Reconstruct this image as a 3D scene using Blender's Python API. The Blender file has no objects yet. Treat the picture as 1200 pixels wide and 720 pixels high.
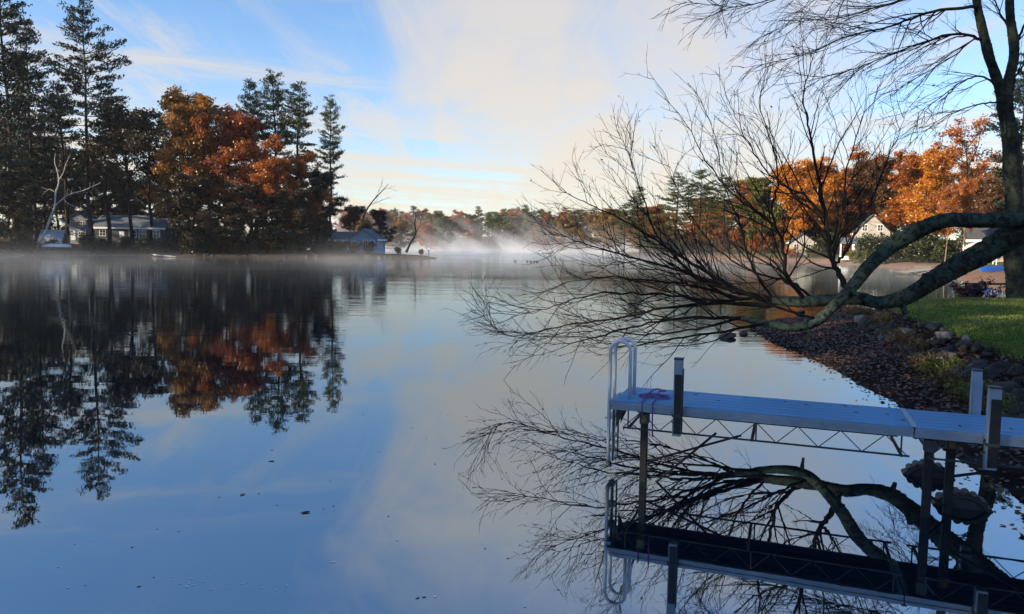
import bpy, bmesh, math, random
import numpy as np
from mathutils import Vector, Matrix

SC = bpy.context.scene
COL = SC.collection
R = math.radians

# ------------------------------------------------------------------ camera
CAM_H, FOC = 2.7, 850.0
PITCH, ROLL = math.atan(72 / FOC), R(0.7)
CAM_M = Matrix.Rotation(math.pi / 2 - PITCH, 3, 'X') @ Matrix.Rotation(ROLL, 3, 'Z')
cd = bpy.data.cameras.new('camera')
cam = bpy.data.objects.new('camera', cd)
COL.objects.link(cam)
cam.location = (0, 0, CAM_H)
cam.rotation_euler = CAM_M.to_euler()
cd.sensor_width = 36
cd.lens = FOC / 1200 * 36
cd.clip_start, cd.clip_end = 0.1, 9000
SC.camera = cam

# ------------------------------------------------------------------ light
SUN_AZ, SUN_EL = R(-115), R(16)          # azimuth measured from +Y, negative = left
sl = bpy.data.lights.new('sun', 'SUN')
sl.energy, sl.angle, sl.color = 5.0, R(0.53), (1.0, 0.82, 0.58)
sun = bpy.data.objects.new('sun', sl)
COL.objects.link(sun)
to_sun = Vector((math.sin(SUN_AZ) * math.cos(SUN_EL), math.cos(SUN_AZ) * math.cos(SUN_EL), math.sin(SUN_EL)))
sun.rotation_euler = to_sun.to_track_quat('Z', 'Y').to_euler()
sun.location = (-40, -20, 60)

SC.view_settings.view_transform = 'Standard'
SC.view_settings.look = 'None'
SC.view_settings.gamma = 1
SC.view_settings.exposure = 0.95
SC.cycles.max_bounces = 5
SC.cycles.diffuse_bounces = 2
SC.cycles.glossy_bounces = 3
SC.cycles.transmission_bounces = 3
SC.cycles.volume_bounces = 1
SC.cycles.use_adaptive_sampling = True
SC.cycles.adaptive_threshold = 0.025
SC.cycles.transparent_max_bounces = 6
SC.cycles.use_denoising = True
SC.cycles.sample_clamp_indirect = 6
SC.cycles.caustics_reflective = False
SC.cycles.caustics_refractive = False


class NT:
    """small helper to write node trees"""
    def __init__(s, tree):
        s.t = tree
        tree.nodes.clear()

    def n(s, kind, **kw):
        nd = s.t.nodes.new(kind)
        for k, v in kw.items():
            setattr(nd, k, v)
        return nd

    def put(s, sock, v):
        if v is None:
            return
        if hasattr(v, 'is_output'):
            s.t.links.new(v, sock)
        elif isinstance(v, (tuple, list)) and len(v) == 3 and sock.type == 'RGBA':
            sock.default_value = (*v, 1)
        else:
            sock.default_value = v

    def m(s, op, a, b=None, c=None, clamp=False):
        nd = s.n('ShaderNodeMath', operation=op, use_clamp=clamp)
        for i, v in enumerate((a, b, c)):
            s.put(nd.inputs[i], v)
        return nd.outputs[0]

    def ss(s, v, lo, hi, a=0.0, b=1.0):
        nd = s.n('ShaderNodeMapRange', interpolation_type='SMOOTHSTEP')
        for i, x in enumerate((v, lo, hi, a, b)):
            s.put(nd.inputs[i], x)
        return nd.outputs[0]

    def vec(s, x, y, z):
        nd = s.n('ShaderNodeCombineXYZ')
        for i, v in enumerate((x, y, z)):
            s.put(nd.inputs[i], v)
        return nd.outputs[0]

    def noise(s, v, scale, detail=4, rough=0.55, dist=0.0):
        nd = s.n('ShaderNodeTexNoise')
        s.put(nd.inputs['Vector'], v)
        nd.inputs['Scale'].default_value = scale
        nd.inputs['Detail'].default_value = detail
        nd.inputs['Roughness'].default_value = rough
        nd.inputs['Distortion'].default_value = dist
        return nd.outputs['Fac']

    def mul(s, v, k):
        nd = s.n('ShaderNodeVectorMath', operation='MULTIPLY')
        s.put(nd.inputs[0], v)
        nd.inputs[1].default_value = k
        return nd.outputs[0]

    def mix(s, f, a, b):
        nd = s.n('ShaderNodeMix', data_type='RGBA')
        s.put(nd.inputs[0], f)
        s.put(nd.inputs[6], a)
        s.put(nd.inputs[7], b)
        return nd.outputs[2]

    def ramp(s, f, stops):
        nd = s.n('ShaderNodeValToRGB')
        s.put(nd.inputs[0], f)
        el = nd.color_ramp.elements
        while len(el) < len(stops):
            el.new(0.5)
        for e, (p, c) in zip(el, stops):
            e.position = p
            e.color = (*c, 1)
        return nd.outputs[0]

    def mixsh(s, f, a, b):
        nd = s.n('ShaderNodeMixShader')
        s.put(nd.inputs[0], f)
        s.t.links.new(a, nd.inputs[1])
        s.t.links.new(b, nd.inputs[2])
        return nd.outputs[0]

    def bump(s, h, dist, strength=1.0):
        nd = s.n('ShaderNodeBump')
        s.put(nd.inputs['Height'], h)
        nd.inputs['Distance'].default_value = dist
        nd.inputs['Strength'].default_value = strength
        return nd.outputs[0]


# ------------------------------------------------------------------ sky
world = bpy.data.worlds.new('World')
SC.world = world
world.use_nodes = True
w = NT(world.node_tree)
sky = w.n('ShaderNodeTexSky', sky_type='NISHITA')
sky.sun_disc = False
sky.sun_elevation, sky.sun_rotation = SUN_EL, SUN_AZ
sky.altitude, sky.air_density, sky.dust_density, sky.ozone_density = 100, 1.0, 0.15, 4.5
bg_sky = w.n('ShaderNodeBackground')
w.put(bg_sky.inputs[0], sky.outputs[0])
bg_sky.inputs[1].default_value = 0.14
geo = w.n('ShaderNodeTexCoord').outputs['Generated']
sep = w.n('ShaderNodeSeparateXYZ')
w.put(sep.inputs[0], geo)
dx, dy, dz = sep.outputs
zc = w.m('MAXIMUM', dz, 0.0)
az = w.m('ARCTAN2', dx, dy)
zp = w.m('ADD', zc, 0.10)
plane = w.vec(w.m('DIVIDE', dx, zp), w.m('DIVIDE', dy, zp), 0.0)
# wispy high cirrus, drawn out and combed by the wind
pxx, pyy = w.m('DIVIDE', dx, zp), w.m('DIVIDE', dy, zp)
wv = w.noise(plane, 0.8, 3)
ca = w.m('ADD', w.m('MULTIPLY', pxx, 0.93), w.m('MULTIPLY', pyy, 0.36))       # along the streaks
cb = w.m('SUBTRACT', w.m('MULTIPLY', pyy, 0.93), w.m('MULTIPLY', pxx, 0.36))  # across them
cir_v = w.vec(w.m('ADD', w.m('MULTIPLY', ca, 0.38), w.m('MULTIPLY', wv, 0.5)), w.m('ADD', w.m('MULTIPLY', cb, 1.5), w.m('MULTIPLY', wv, 0.8)), 3.1)
cir = w.ss(w.noise(cir_v, 1.25, 10, 0.64, 0.45), 0.47, 0.72)
comb_v = w.vec(w.m('MULTIPLY', pxx, 2.6), w.m('MULTIPLY', pyy, 0.55), 1.2)
comb = w.ss(w.noise(comb_v, 1.6, 8, 0.66, 0.6), 0.42, 0.64)
patchy = w.ss(w.noise(plane, 0.42, 3), 0.34, 0.54)
cir = w.m('MAXIMUM', cir, w.m('MULTIPLY', comb, w.m('MULTIPLY', patchy, 0.62)))
cir = w.m('ADD', w.m('MULTIPLY', cir, 0.80), w.m('MULTIPLY', w.ss(zc, 0.36, 0.12), 0.16))
cir = w.m('MULTIPLY', cir, w.ss(zc, 0.40, 0.25, 0.15, 1.0))
# thin flat stratus bands low over the horizon
band_v = w.vec(w.m('MULTIPLY', az, 1.3), w.m('ADD', w.m('MULTIPLY', zc, 46.0), w.m('MULTIPLY', az, 2.2)), 0.0)
band = w.ss(w.noise(band_v, 1.0, 7, 0.64, 0.4), 0.36, 0.64)
band = w.m('MULTIPLY', band, w.ss(w.m('ADD', zc, w.m('MULTIPLY', w.m('SUBTRACT', wv, 0.5), 0.10)), 0.21, 0.12))
# broad soft bank of risen vapour drifting over the lake
vap_v = w.vec(w.m('MULTIPLY', az, 2.2), w.m('MULTIPLY', zc, 2.4), 0.4)
vn = w.m('SUBTRACT', w.noise(vap_v, 1.6, 9, 0.64, 0.7), 0.5)
av = w.m('ADD', w.m('ADD', az, w.m('MULTIPLY', vn, 0.95)), w.m('MULTIPLY', zc, 0.10))
vap = w.m('MULTIPLY', w.ss(av, -0.27, 0.08), w.ss(av, 0.75, 0.16))
vap = w.m('MULTIPLY', vap, w.ss(w.noise(vap_v, 4.0, 8, 0.62, 0.8), 0.30, 0.60, 0.70, 1.0))
vap = w.m('MULTIPLY', vap, w.ss(w.m('ADD', zc, w.m('MULTIPLY', vn, 0.2)), 0.52, 0.36, 0.25, 1.0))
vap2 = w.ss(w.noise(vap_v, 0.8, 4, 0.5), 0.55, 0.75)
vap = w.m('MAXIMUM', w.m('MULTIPLY', vap, 0.93), w.m('MULTIPLY', vap2, w.m('MULTIPLY', 0.35, w.ss(w.m('ABSOLUTE', az), 0.5, 1.2))))
hor = w.ss(zc, 0.13, 0.0)
inv = w.m('SUBTRACT', 1.0, w.m('MULTIPLY', w.m('SUBTRACT', 1.0, cir), w.m('SUBTRACT', 1.0, w.m('MULTIPLY', band, 0.9))))
mask = w.m('MAXIMUM', inv, vap)
mask = w.m('MAXIMUM', mask, w.m('MULTIPLY', hor, 0.55))
ccol = w.mix(w.ss(zc, 0.02, 0.36), (0.88, 0.76, 0.60), (0.68, 0.65, 0.635))
bg_c = w.n('ShaderNodeBackground')
w.put(bg_c.inputs[0], ccol)
bg_c.inputs[1].default_value = 0.57
wo = w.n('ShaderNodeOutputWorld')
w.t.links.new(w.mixsh(mask, bg_sky.outputs[0], bg_c.outputs[0]), wo.inputs[0])


# ------------------------------------------------------------------ pixels of the survey -> points
def ray(px, py):
    return CAM_M @ Vector(((px - 600) / FOC, -(py - 360) / FOC, -1))


def at(px, py, Y):
    d = ray(px, py)
    return Vector((0, 0, CAM_H)) + d * (Y / d.y)


def gr(px, py, z=0.0):
    d = ray(px, py)
    return Vector((0, 0, CAM_H)) + d * ((z - CAM_H) / d.z)


# ------------------------------------------------------------------ materials
MATS = {}


def newmat(name):
    m = bpy.data.materials.new(name)
    m.use_nodes = True
    MATS[name] = m
    t = NT(m.node_tree)
    out = t.n('ShaderNodeOutputMaterial')
    return m, t, out


def solid(name, col, rough=0.6, metal=0.0, var=0.25, scale=3.0, bump=0.0, bscale=20.0, spec=0.4, stretch=(1, 1, 1)):
    m, t, out = newmat(name)
    co = t.mul(t.n('ShaderNodeTexCoord').outputs['Object'], stretch)
    f = t.noise(co, scale, 6, 0.6)
    lo = tuple(c * (1 - var) for c in col)
    hi = tuple(min(1, c * (1 + var)) for c in col)
    c = t.ramp(f, [(0.3, lo), (0.7, hi)])
    b = t.n('ShaderNodeBsdfPrincipled')
    t.put(b.inputs['Base Color'], c)
    t.put(b.inputs['Roughness'], t.m('ADD', t.m('MULTIPLY', t.noise(co, scale * 3, 3), 0.25), rough - 0.12, clamp=True))
    b.inputs['Metallic'].default_value = metal
    b.inputs['Specular IOR Level'].default_value = spec
    if bump:
        t.put(b.inputs['Normal'], t.bump(t.noise(co, bscale, 5, 0.65), bump))
    t.t.links.new(b.outputs[0], out.inputs[0])
    return m


def leafy(name, cols, transl=0.45, gloss=0.05, scale=0.25):
    """leaf faces: colour differs leaf by leaf and in drifts through the crown"""
    m, t, out = newmat(name)
    g = t.n('ShaderNodeNewGeometry')
    oi = t.n('ShaderNodeObjectInfo')
    co = t.n('ShaderNodeTexCoord').outputs['Object']
    sv = t.n('ShaderNodeVectorMath', operation='ADD')
    t.put(sv.inputs[0], co)
    t.put(sv.inputs[1], t.vec(t.m('MULTIPLY', oi.outputs['Random'], 40), 0, 0))
    f = t.m('ADD', t.m('MULTIPLY', g.outputs['Random Per Island'], 0.55), t.m('MULTIPLY', t.noise(sv.outputs[0], scale, 2), 0.9))
    f = t.m('SUBTRACT', f, 0.22, clamp=True)
    n = len(cols)
    c = t.ramp(f, [(0.08 + 0.84 * i / (n - 1), cols[i]) for i in range(n)])
    d = t.n('ShaderNodeBsdfDiffuse')
    t.put(d.inputs[0], c)
    tr = t.n('ShaderNodeBsdfTranslucent')
    t.put(tr.inputs[0], c)
    gl = t.n('ShaderNodeBsdfGlossy')
    gl.inputs['Roughness'].default_value = 0.45
    s = t.mixsh(transl, d.outputs[0], tr.outputs[0])
    s = t.mixsh(gloss, s, gl.outputs[0])
    t.t.links.new(s, out.inputs[0])
    return m


def bark(name, dark, light, patch=None, scale=6.0, bump=0.02):
    m, t, out = newmat(name)
    co = t.n('ShaderNodeTexCoord').outputs['Object']
    st = t.mul(co, (1, 1, 0.35))
    f = t.noise(st, scale, 8, 0.7, 0.4)
    c = t.ramp(f, [(0.36, dark), (0.62, light)])
    if patch:
        c = t.mix(t.ss(t.noise(co, scale * 0.7, 7, 0.72, 0.5), 0.43, 0.54), c, patch)
    b = t.n('ShaderNodeBsdfPrincipled')
    t.put(b.inputs['Base Color'], c)
    b.inputs['Roughness'].default_value = 0.9
    b.inputs['Specular IOR Level'].default_value = 0.15
    t.put(b.inputs['Normal'], t.bump(t.noise(st, scale * 2.2, 8, 0.75), bump))
    t.t.links.new(b.outputs[0], out.inputs[0])
    return m


bark('bark_pine', (0.012, 0.010, 0.009), (0.045, 0.036, 0.030), scale=2.0)
bark('bark_oak', (0.008, 0.007, 0.006), (0.032, 0.027, 0.022), scale=2.0)
bark('bark_pale', (0.10, 0.075, 0.05), (0.30, 0.23, 0.15), scale=2.0)
bark('bark_birch', (0.28, 0.27, 0.26), (0.60, 0.59, 0.58), scale=2.0)
bark('bark_lichen', (0.012, 0.012, 0.012), (0.045, 0.042, 0.038), patch=(0.062, 0.098, 0.080), scale=12.0, bump=0.07)
bark('bark_trunk', (0.006, 0.006, 0.006), (0.020, 0.021, 0.018), patch=(0.026, 0.036, 0.030), scale=6.0, bump=0.05)
solid('twig', (0.010, 0.008, 0.0075), 0.85, spec=0.1)

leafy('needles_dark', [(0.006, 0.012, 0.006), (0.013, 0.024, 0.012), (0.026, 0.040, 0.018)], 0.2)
leafy('needles_olive', [(0.026, 0.042, 0.012), (0.075, 0.10, 0.024), (0.16, 0.165, 0.038)], 0.3)
leafy('leaf_gold', [(0.07, 0.045, 0.012), (0.28, 0.12, 0.016), (0.50, 0.24, 0.03), (0.22, 0.13, 0.03)], 0.5)
leafy('leaf_rust', [(0.12, 0.036, 0.010), (0.36, 0.095, 0.012), (0.50, 0.17, 0.018), (0.24, 0.08, 0.02)], 0.5)
leafy('leaf_red', [(0.14, 0.022, 0.010), (0.30, 0.05, 0.014), (0.42, 0.12, 0.02), (0.20, 0.04, 0.015)], 0.5)
leafy('leaf_orange', [(0.32, 0.10, 0.012), (0.60, 0.22, 0.018), (0.72, 0.34, 0.03), (0.46, 0.15, 0.02)], 0.5)
leafy('leaf_brown', [(0.05, 0.028, 0.014), (0.13, 0.062, 0.022), (0.21, 0.10, 0.03)], 0.4)
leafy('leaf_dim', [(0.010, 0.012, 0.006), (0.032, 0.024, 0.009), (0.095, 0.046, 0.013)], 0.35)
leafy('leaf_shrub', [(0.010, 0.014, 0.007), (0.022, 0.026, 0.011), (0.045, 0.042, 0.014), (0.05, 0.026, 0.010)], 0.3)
leafy('leaf_purple', [(0.03, 0.010, 0.016), (0.065, 0.020, 0.032), (0.10, 0.034, 0.045)], 0.35)
leafy('leaf_lime', [(0.05, 0.075, 0.014), (0.12, 0.14, 0.022), (0.22, 0.19, 0.03)], 0.45)
leafy('leaf_far', [(0.12, 0.09, 0.03), (0.25, 0.15, 0.035), (0.36, 0.20, 0.04), (0.18, 0.15, 0.04)], 0.4)
leafy('leaf_hedge', [(0.012, 0.022, 0.008), (0.028, 0.040, 0.012), (0.06, 0.065, 0.018)], 0.25)
leafy('litter', [(0.022, 0.012, 0.009), (0.065, 0.034, 0.025), (0.14, 0.078, 0.058), (0.19, 0.085, 0.045), (0.075, 0.032, 0.018)], 0.1, 0.08, 0.8)
leafy('grass_blade', [(0.055, 0.085, 0.015), (0.11, 0.155, 0.026), (0.19, 0.22, 0.038), (0.26, 0.24, 0.07)], 0.35, 0.04, 0.5)
leafy('weed_blade', [(0.06, 0.055, 0.018), (0.13, 0.11, 0.03), (0.21, 0.16, 0.055)], 0.35, 0.04, 1.5)

solid('stone', (0.040, 0.037, 0.034), 0.9, var=0.6, scale=3.5, bump=0.03, bscale=14)
solid('stone_pale', (0.13, 0.125, 0.12), 0.9, var=0.4, scale=4, bump=0.02, bscale=16)
solid('stone_white', (0.62, 0.60, 0.56), 0.8, var=0.15, scale=8)  # near-white tone of the garden light
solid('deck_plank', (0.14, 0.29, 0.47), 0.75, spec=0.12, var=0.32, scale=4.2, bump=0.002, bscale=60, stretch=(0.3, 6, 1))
solid('alu', (0.24, 0.32, 0.42), 0.5, metal=0.35, var=0.12, scale=6)
solid('alu_white', (0.46, 0.52, 0.60), 0.45, metal=0.2, var=0.12, scale=6)
solid('alu_dull', (0.055, 0.060, 0.068), 0.6, metal=0.3, var=0.2, scale=6)
solid('steel_dark', (0.012, 0.013, 0.015), 0.7, metal=0.0, var=0.4, scale=8)
solid('post_face', (0.014, 0.016, 0.020), 0.5, var=0.35, scale=9)
solid('tag_yellow', (0.20, 0.13, 0.02), 0.6, var=0.3, scale=30)
solid('wheel_plastic', (0.030, 0.032, 0.036), 0.6, var=0.4, scale=9)
solid('rope_purple', (0.13, 0.07, 0.24), 0.8, var=0.35, scale=60)
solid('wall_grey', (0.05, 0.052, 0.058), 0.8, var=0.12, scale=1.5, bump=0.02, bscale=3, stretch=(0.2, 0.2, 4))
solid('wall_blue', (0.20, 0.30, 0.43), 0.8, var=0.12, scale=1.5, bump=0.02, bscale=3, stretch=(0.2, 0.2, 4))
solid('wall_white', (0.36, 0.33, 0.29), 0.75, var=0.08, scale=1.5, bump=0.02, bscale=3, stretch=(0.2, 0.2, 4))
solid('wall_tan', (0.34, 0.28, 0.21), 0.8, var=0.12, scale=1.5, bump=0.02, bscale=3, stretch=(0.2, 0.2, 4))
solid('wall_brown', (0.07, 0.055, 0.045), 0.85, var=0.2, scale=1.5)
solid('roof_slate', (0.12, 0.14, 0.17), 0.85, var=0.25, scale=3, bump=0.02, bscale=8)
solid('roof_dark', (0.075, 0.075, 0.08), 0.9, var=0.3, scale=3, bump=0.02, bscale=8)
solid('trim_white', (0.78, 0.78, 0.77), 0.6, var=0.05)
solid('glass', (0.03, 0.035, 0.045), 0.12, var=0.3, scale=1.0, spec=0.8)
solid('boat_white', (0.62, 0.64, 0.66), 0.4, var=0.12, scale=1.5)
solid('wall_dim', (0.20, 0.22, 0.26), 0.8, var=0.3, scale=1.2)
solid('tarp', (0.26, 0.30, 0.36), 0.7, var=0.3, scale=1.6)
solid('kayak_blue', (0.015, 0.10, 0.42), 0.35, var=0.15, scale=1.5)
solid('plank_grey', (0.16, 0.145, 0.13), 0.85, var=0.35, scale=3, stretch=(0.5, 5, 5))
solid('plank_dark', (0.035, 0.033, 0.032), 0.8, var=0.3, scale=3)
solid('feather_dark', (0.03, 0.026, 0.022), 0.8, var=0.4, scale=8)
solid('leaf_float', (0.055, 0.035, 0.02), 0.7, var=0.5, scale=30)
solid('leaf_pale', (0.78, 0.80, 0.82), 0.5, var=0.3, scale=30)
solid('foam', (0.22, 0.23, 0.22), 0.9, var=0.4, scale=9)

# water -------------------------------------------------------------
m, t, out = newmat('water')
pos = t.n('ShaderNodeNewGeometry').outputs['Position']
sp = t.n('ShaderNodeSeparateXYZ')
t.put(sp.inputs[0], pos)
calm = t.ss(t.noise(t.mul(pos, (0.5, 1, 1)), 0.035, 3), 0.38, 0.64)            # cat's paws
offshore = t.ss(sp.outputs[1], 9.0, 34.0)
small = t.noise(t.mul(pos, (0.25, 1.6, 1)), 1.5, 3, 0.55)
swell = t.noise(t.mul(pos, (0.35, 1.0, 1)), 0.35, 3, 0.5)
amp = t.m('ADD', 0.06, t.m('MULTIPLY', offshore, t.m('ADD', 0.45, t.m('MULTIPLY', calm, 0.9))))
h = t.m('ADD', t.m('MULTIPLY', small, amp), t.m('MULTIPLY', swell, t.m('MULTIPLY', amp, 2.2)))
nrm = t.bump(h, 0.0075)
gl = t.n('ShaderNodeBsdfGlossy')
gl.inputs['Color'].default_value = (0.84, 0.94, 1, 1)
gl.inputs['Roughness'].default_value = 0.012
t.put(gl.inputs['Normal'], nrm)
df = t.n('ShaderNodeBsdfDiffuse')
t.put(df.inputs[0], t.ramp(t.noise(pos, 0.4, 4), [(0.3, (0.003, 0.006, 0.010)), (0.7, (0.006, 0.011, 0.017))]))
fr = t.n('ShaderNodeFresnel')
fr.inputs['IOR'].default_value = 5.8
t.t.links.new(t.mixsh(fr.outputs[0], df.outputs[0], gl.outputs[0]), out.inputs[0])

# ground ------------------------------------------------------------
m, t, out = newmat('ground')
pos = t.n('ShaderNodeNewGeometry').outputs['Position']
sp = t.n('ShaderNodeSeparateXYZ')
t.put(sp.inputs[0], pos)
f = t.noise(pos, 0.5, 8, 0.7)
soil = t.ramp(f, [(0.3, (0.030, 0.024, 0.018)), (0.5, (0.065, 0.047, 0.030)), (0.7, (0.11, 0.07, 0.035))])
sand = t.ramp(f, [(0.3, (0.16, 0.095, 0.065)), (0.7, (0.30, 0.19, 0.13))])
green = t.ramp(f, [(0.3, (0.05, 0.07, 0.018)), (0.7, (0.16, 0.15, 0.045))])
hn = t.m('ADD', sp.outputs[2], t.m('MULTIPLY', t.m('SUBTRACT', t.noise(pos, 0.22, 4), 0.5), 0.7))
right = t.ss(sp.outputs[0], 24, 34)
far = t.ss(sp.outputs[1], 170, 200)
rb = t.mix(t.ss(hn, 0.72, 1.0), sand, green)
rb = t.mix(t.ss(hn, 1.6, 2.4), rb, soil)
c = t.mix(t.m('MULTIPLY', right, t.m('SUBTRACT', 1.0, far)), soil, rb)
b = t.n('ShaderNodeBsdfDiffuse')
t.put(b.inputs[0], c)
t.put(b.inputs['Normal'], t.bump(t.noise(pos, 2.0, 6, 0.7), 0.12))
t.t.links.new(b.outputs[0], out.inputs[0])

m, t, out = newmat('near_bank')
pos = t.n('ShaderNodeNewGeometry').outputs['Position']
sp = t.n('ShaderNodeSeparateXYZ')
t.put(sp.inputs[0], pos)
pv = t.n('ShaderNodeTexVoronoi')
t.put(pv.inputs['Vector'], pos)
pv.inputs['Scale'].default_value = 22
peb = t.mix(t.ss(t.noise(pos, 1.5, 4), 0.35, 0.65), (0.020, 0.016, 0.015), (0.050, 0.037, 0.031))
lawn = t.ramp(t.noise(pos, 0.7, 7, 0.7), [(0.3, (0.040, 0.065, 0.014)), (0.55, (0.080, 0.12, 0.022)), (0.75, (0.14, 0.15, 0.042))])
c = t.mix(t.ss(sp.outputs[2], 0.78, 0.92), peb, lawn)
b = t.n('ShaderNodeBsdfDiffuse')
t.put(b.inputs[0], c)
hh = t.m('ADD', t.m('MULTIPLY', pv.outputs['Distance'], 0.6), t.noise(pos, 9, 6, 0.7))
t.put(b.inputs['Normal'], t.bump(hh, 0.035))
t.t.links.new(b.outputs[0], out.inputs[0])
M = MATS


# ------------------------------------------------------------------ mesh helpers
def mesh_np(name, V, F, mat, smooth=False):
    V = np.asarray(V, np.float32)
    F = np.asarray(F, np.int32)
    me = bpy.data.meshes.new(name)
    k = F.shape[1]
    me.vertices.add(len(V))
    me.vertices.foreach_set('co', V.ravel())
    me.loops.add(F.size)
    me.loops.foreach_set('vertex_index', F.ravel())
    me.polygons.add(len(F))
    me.polygons.foreach_set('loop_start', np.arange(0, F.size, k, dtype=np.int32))
    me.polygons.foreach_set('loop_total', np.full(len(F), k, np.int32))
    if smooth:
        me.polygons.foreach_set('use_smooth', np.ones(len(F), bool))
    me.update(calc_edges=True)
    me.materials.append(MATS[mat] if isinstance(mat, str) else mat)
    return me


def tag(o, label=None, cat=None, group=None, kind=None):
    if label: o['label'] = label
    if cat: o['category'] = cat
    if group: o['group'] = group
    if kind: o['kind'] = kind
    return o


def link(name, me, parent=None, loc=None, rot=None, scale=None, mat=None):
    o = bpy.data.objects.new(name, me)
    COL.objects.link(o)
    if parent is not None: o.parent = parent
    if loc is not None: o.location = loc
    if rot is not None: o.rotation_euler = rot
    if scale is not None: o.scale = scale if hasattr(scale, '__len__') else (scale,) * 3
    if mat:
        o.material_slots[0].link = 'OBJECT'
        o.material_slots[0].material = MATS[mat]
    return o


def thing(name, label, cat, loc=(0, 0, 0), rz=0.0, group=None, scale=1.0):
    o = bpy.data.objects.new(name, None)
    COL.objects.link(o)
    o.location = loc
    o.rotation_euler = (0, 0, rz)
    o.scale = (scale,) * 3
    o.empty_display_size = 0.2
    return tag(o, label, cat, group)


class MB:
    """collects simple solids into one mesh"""
    def __init__(s):
        s.V, s.F = [], []

    def add(s, V, F):
        o = len(s.V)
        s.V += [tuple(v) for v in V]
        s.F += [tuple(i + o for i in f) for f in F]
        return s

    def box(s, a, b):
        x0, y0, z0 = a
        x1, y1, z1 = b
        V = [(x0, y0, z0), (x1, y0, z0), (x1, y1, z0), (x0, y1, z0), (x0, y0, z1), (x1, y0, z1), (x1, y1, z1), (x0, y1, z1)]
        return s.add(V, [(0, 3, 2, 1), (4, 5, 6, 7), (0, 1, 5, 4), (1, 2, 6, 5), (2, 3, 7, 6), (3, 0, 4, 7)])

    def bar(s, p, q, r, sides=6, r2=None):
        return s.tube([p, q], [r, r if r2 is None else r2], sides)

    def tube(s, pts, rad, sides=8, closed=False):
        pts = [Vector(p) for p in pts]
        n = len(pts)
        if not hasattr(rad, '__len__'): rad = [rad] * n
        V, F = [], []
        up = Vector((0.12, 0.31, 0.94))
        for i, p in enumerate(pts):
            a = pts[max(0, i - 1)] if not closed else pts[i - 1]
            b = pts[min(n - 1, i + 1)] if not closed else pts[(i + 1) % n]
            tg = (b - a).normalized()
            u = tg.cross(up)
            if u.length < 0.15: u = tg.cross(Vector((1, 0, 0)))
            u.normalize()
            v = tg.cross(u)
            for k in range(sides):
                an = 2 * math.pi * k / sides
                V.append(p + (u * math.cos(an) + v * math.sin(an)) * rad[i])
        for i in range(n if closed else n - 1):
            j = (i + 1) % n
            for k in range(sides):
                l = (k + 1) % sides
                F.append((i * sides + k, i * sides + l, j * sides + l, j * sides + k))
        if not closed:
            F.append(tuple(range(sides))[::-1])
            F.append(tuple((n - 1) * sides + k for k in range(sides)))
        return s.add(V, F)

    def prism(s, poly, z0, z1):
        n = len(poly)
        V = [(x, y, z0) for x, y in poly] + [(x, y, z1) for x, y in poly]
        F = [tuple(range(n))[::-1], tuple(range(n, 2 * n))] + [(i, (i + 1) % n, n + (i + 1) % n, n + i) for i in range(n)]
        return s.add(V, F)

    def mesh(s, name, mat, bevel=0.0, smooth=False):
        me = bpy.data.meshes.new(name)
        me.from_pydata(s.V, [], s.F)
        if bevel:
            bm = bmesh.new()
            bm.from_mesh(me)
            bmesh.ops.bevel(bm, geom=list(bm.edges), offset=bevel, segments=1, affect='EDGES', clamp_overlap=True)
            bm.to_mesh(me)
            bm.free()
        me.update()
        if smooth:
            me.polygons.foreach_set('use_smooth', [True] * len(me.polygons))
        me.materials.append(MATS[mat])
        return me

    def build(s, name, mat, parent=None, bevel=0.0, smooth=False, loc=None, rot=None):
        return link(name, s.mesh(name, mat, bevel, smooth), parent, loc, rot)


def tubes_np(polys, sides):
    """many tapered polylines (pts, radii) -> one vertex and face array"""
    by = {}
    for p, r in polys:
        by.setdefault(len(p), []).append((p, r))
    VV, FF, off = [], [], 0
    an = np.arange(sides) * 2 * np.pi / sides
    for n, lst in by.items():
        P = np.array([p for p, _ in lst], float)
        Q = np.array([r for _, r in lst], float)
        T = np.gradient(P, axis=1)
        T /= np.linalg.norm(T, axis=2, keepdims=True) + 1e-9
        D = P[:, -1] - P[:, 0]
        ref = np.where((np.abs(D[:, 2]) > 0.8 * np.linalg.norm(D, axis=1))[:, None], np.array([[1.0, 0.1, 0]]), np.array([[0.05, 0.1, 1.0]]))[:, None, :]
        U = np.cross(T, np.broadcast_to(ref, T.shape))
        U /= np.linalg.norm(U, axis=2, keepdims=True) + 1e-9
        W = np.cross(T, U)
        ring = P[:, :, None, :] + Q[:, :, None, None] * (U[:, :, None, :] * np.cos(an)[None, None, :, None] + W[:, :, None, :] * np.sin(an)[None, None, :, None])
        m_ = len(lst)
        idx = np.arange(m_ * n * sides).reshape(m_, n, sides) + off
        a = idx[:, :-1, :]
        b = np.roll(a, -1, axis=2)
        d = idx[:, 1:, :]
        c = np.roll(d, -1, axis=2)
        FF.append(np.stack([a, b, c, d], -1).reshape(-1, 4))
        VV.append(ring.reshape(-1, 3))
        off += m_ * n * sides
    return np.concatenate(VV), np.concatenate(FF)


def unit(v):
    return v / (np.linalg.norm(v, axis=-1, keepdims=True) + 1e-9)


def quads_np(C, A, B):
    """quads about centres C with half axes A and B"""
    V = np.stack([C - A - B * 0.5, C + A * 0.15 - B, C + A + B * 0.35, C - A * 0.1 + B], 1).reshape(-1, 3)
    return V, np.arange(len(V)).reshape(-1, 4)


def leaves_at(C, rng, size, spread, flat=0.6, aspect=0.62):
    n = len(C)
    C = C + rng.normal(size=(n, 3)) * np.array([spread, spread, spread * flat])
    A = unit(rng.normal(size=(n, 3)) * np.array([1, 1, 0.7]))
    B = unit(np.cross(A, rng.normal(size=(n, 3))))
    s = size * rng.uniform(0.35, 1.3, (n, 1))
    return quads_np(C, A * s, B * s * aspect)


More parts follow.
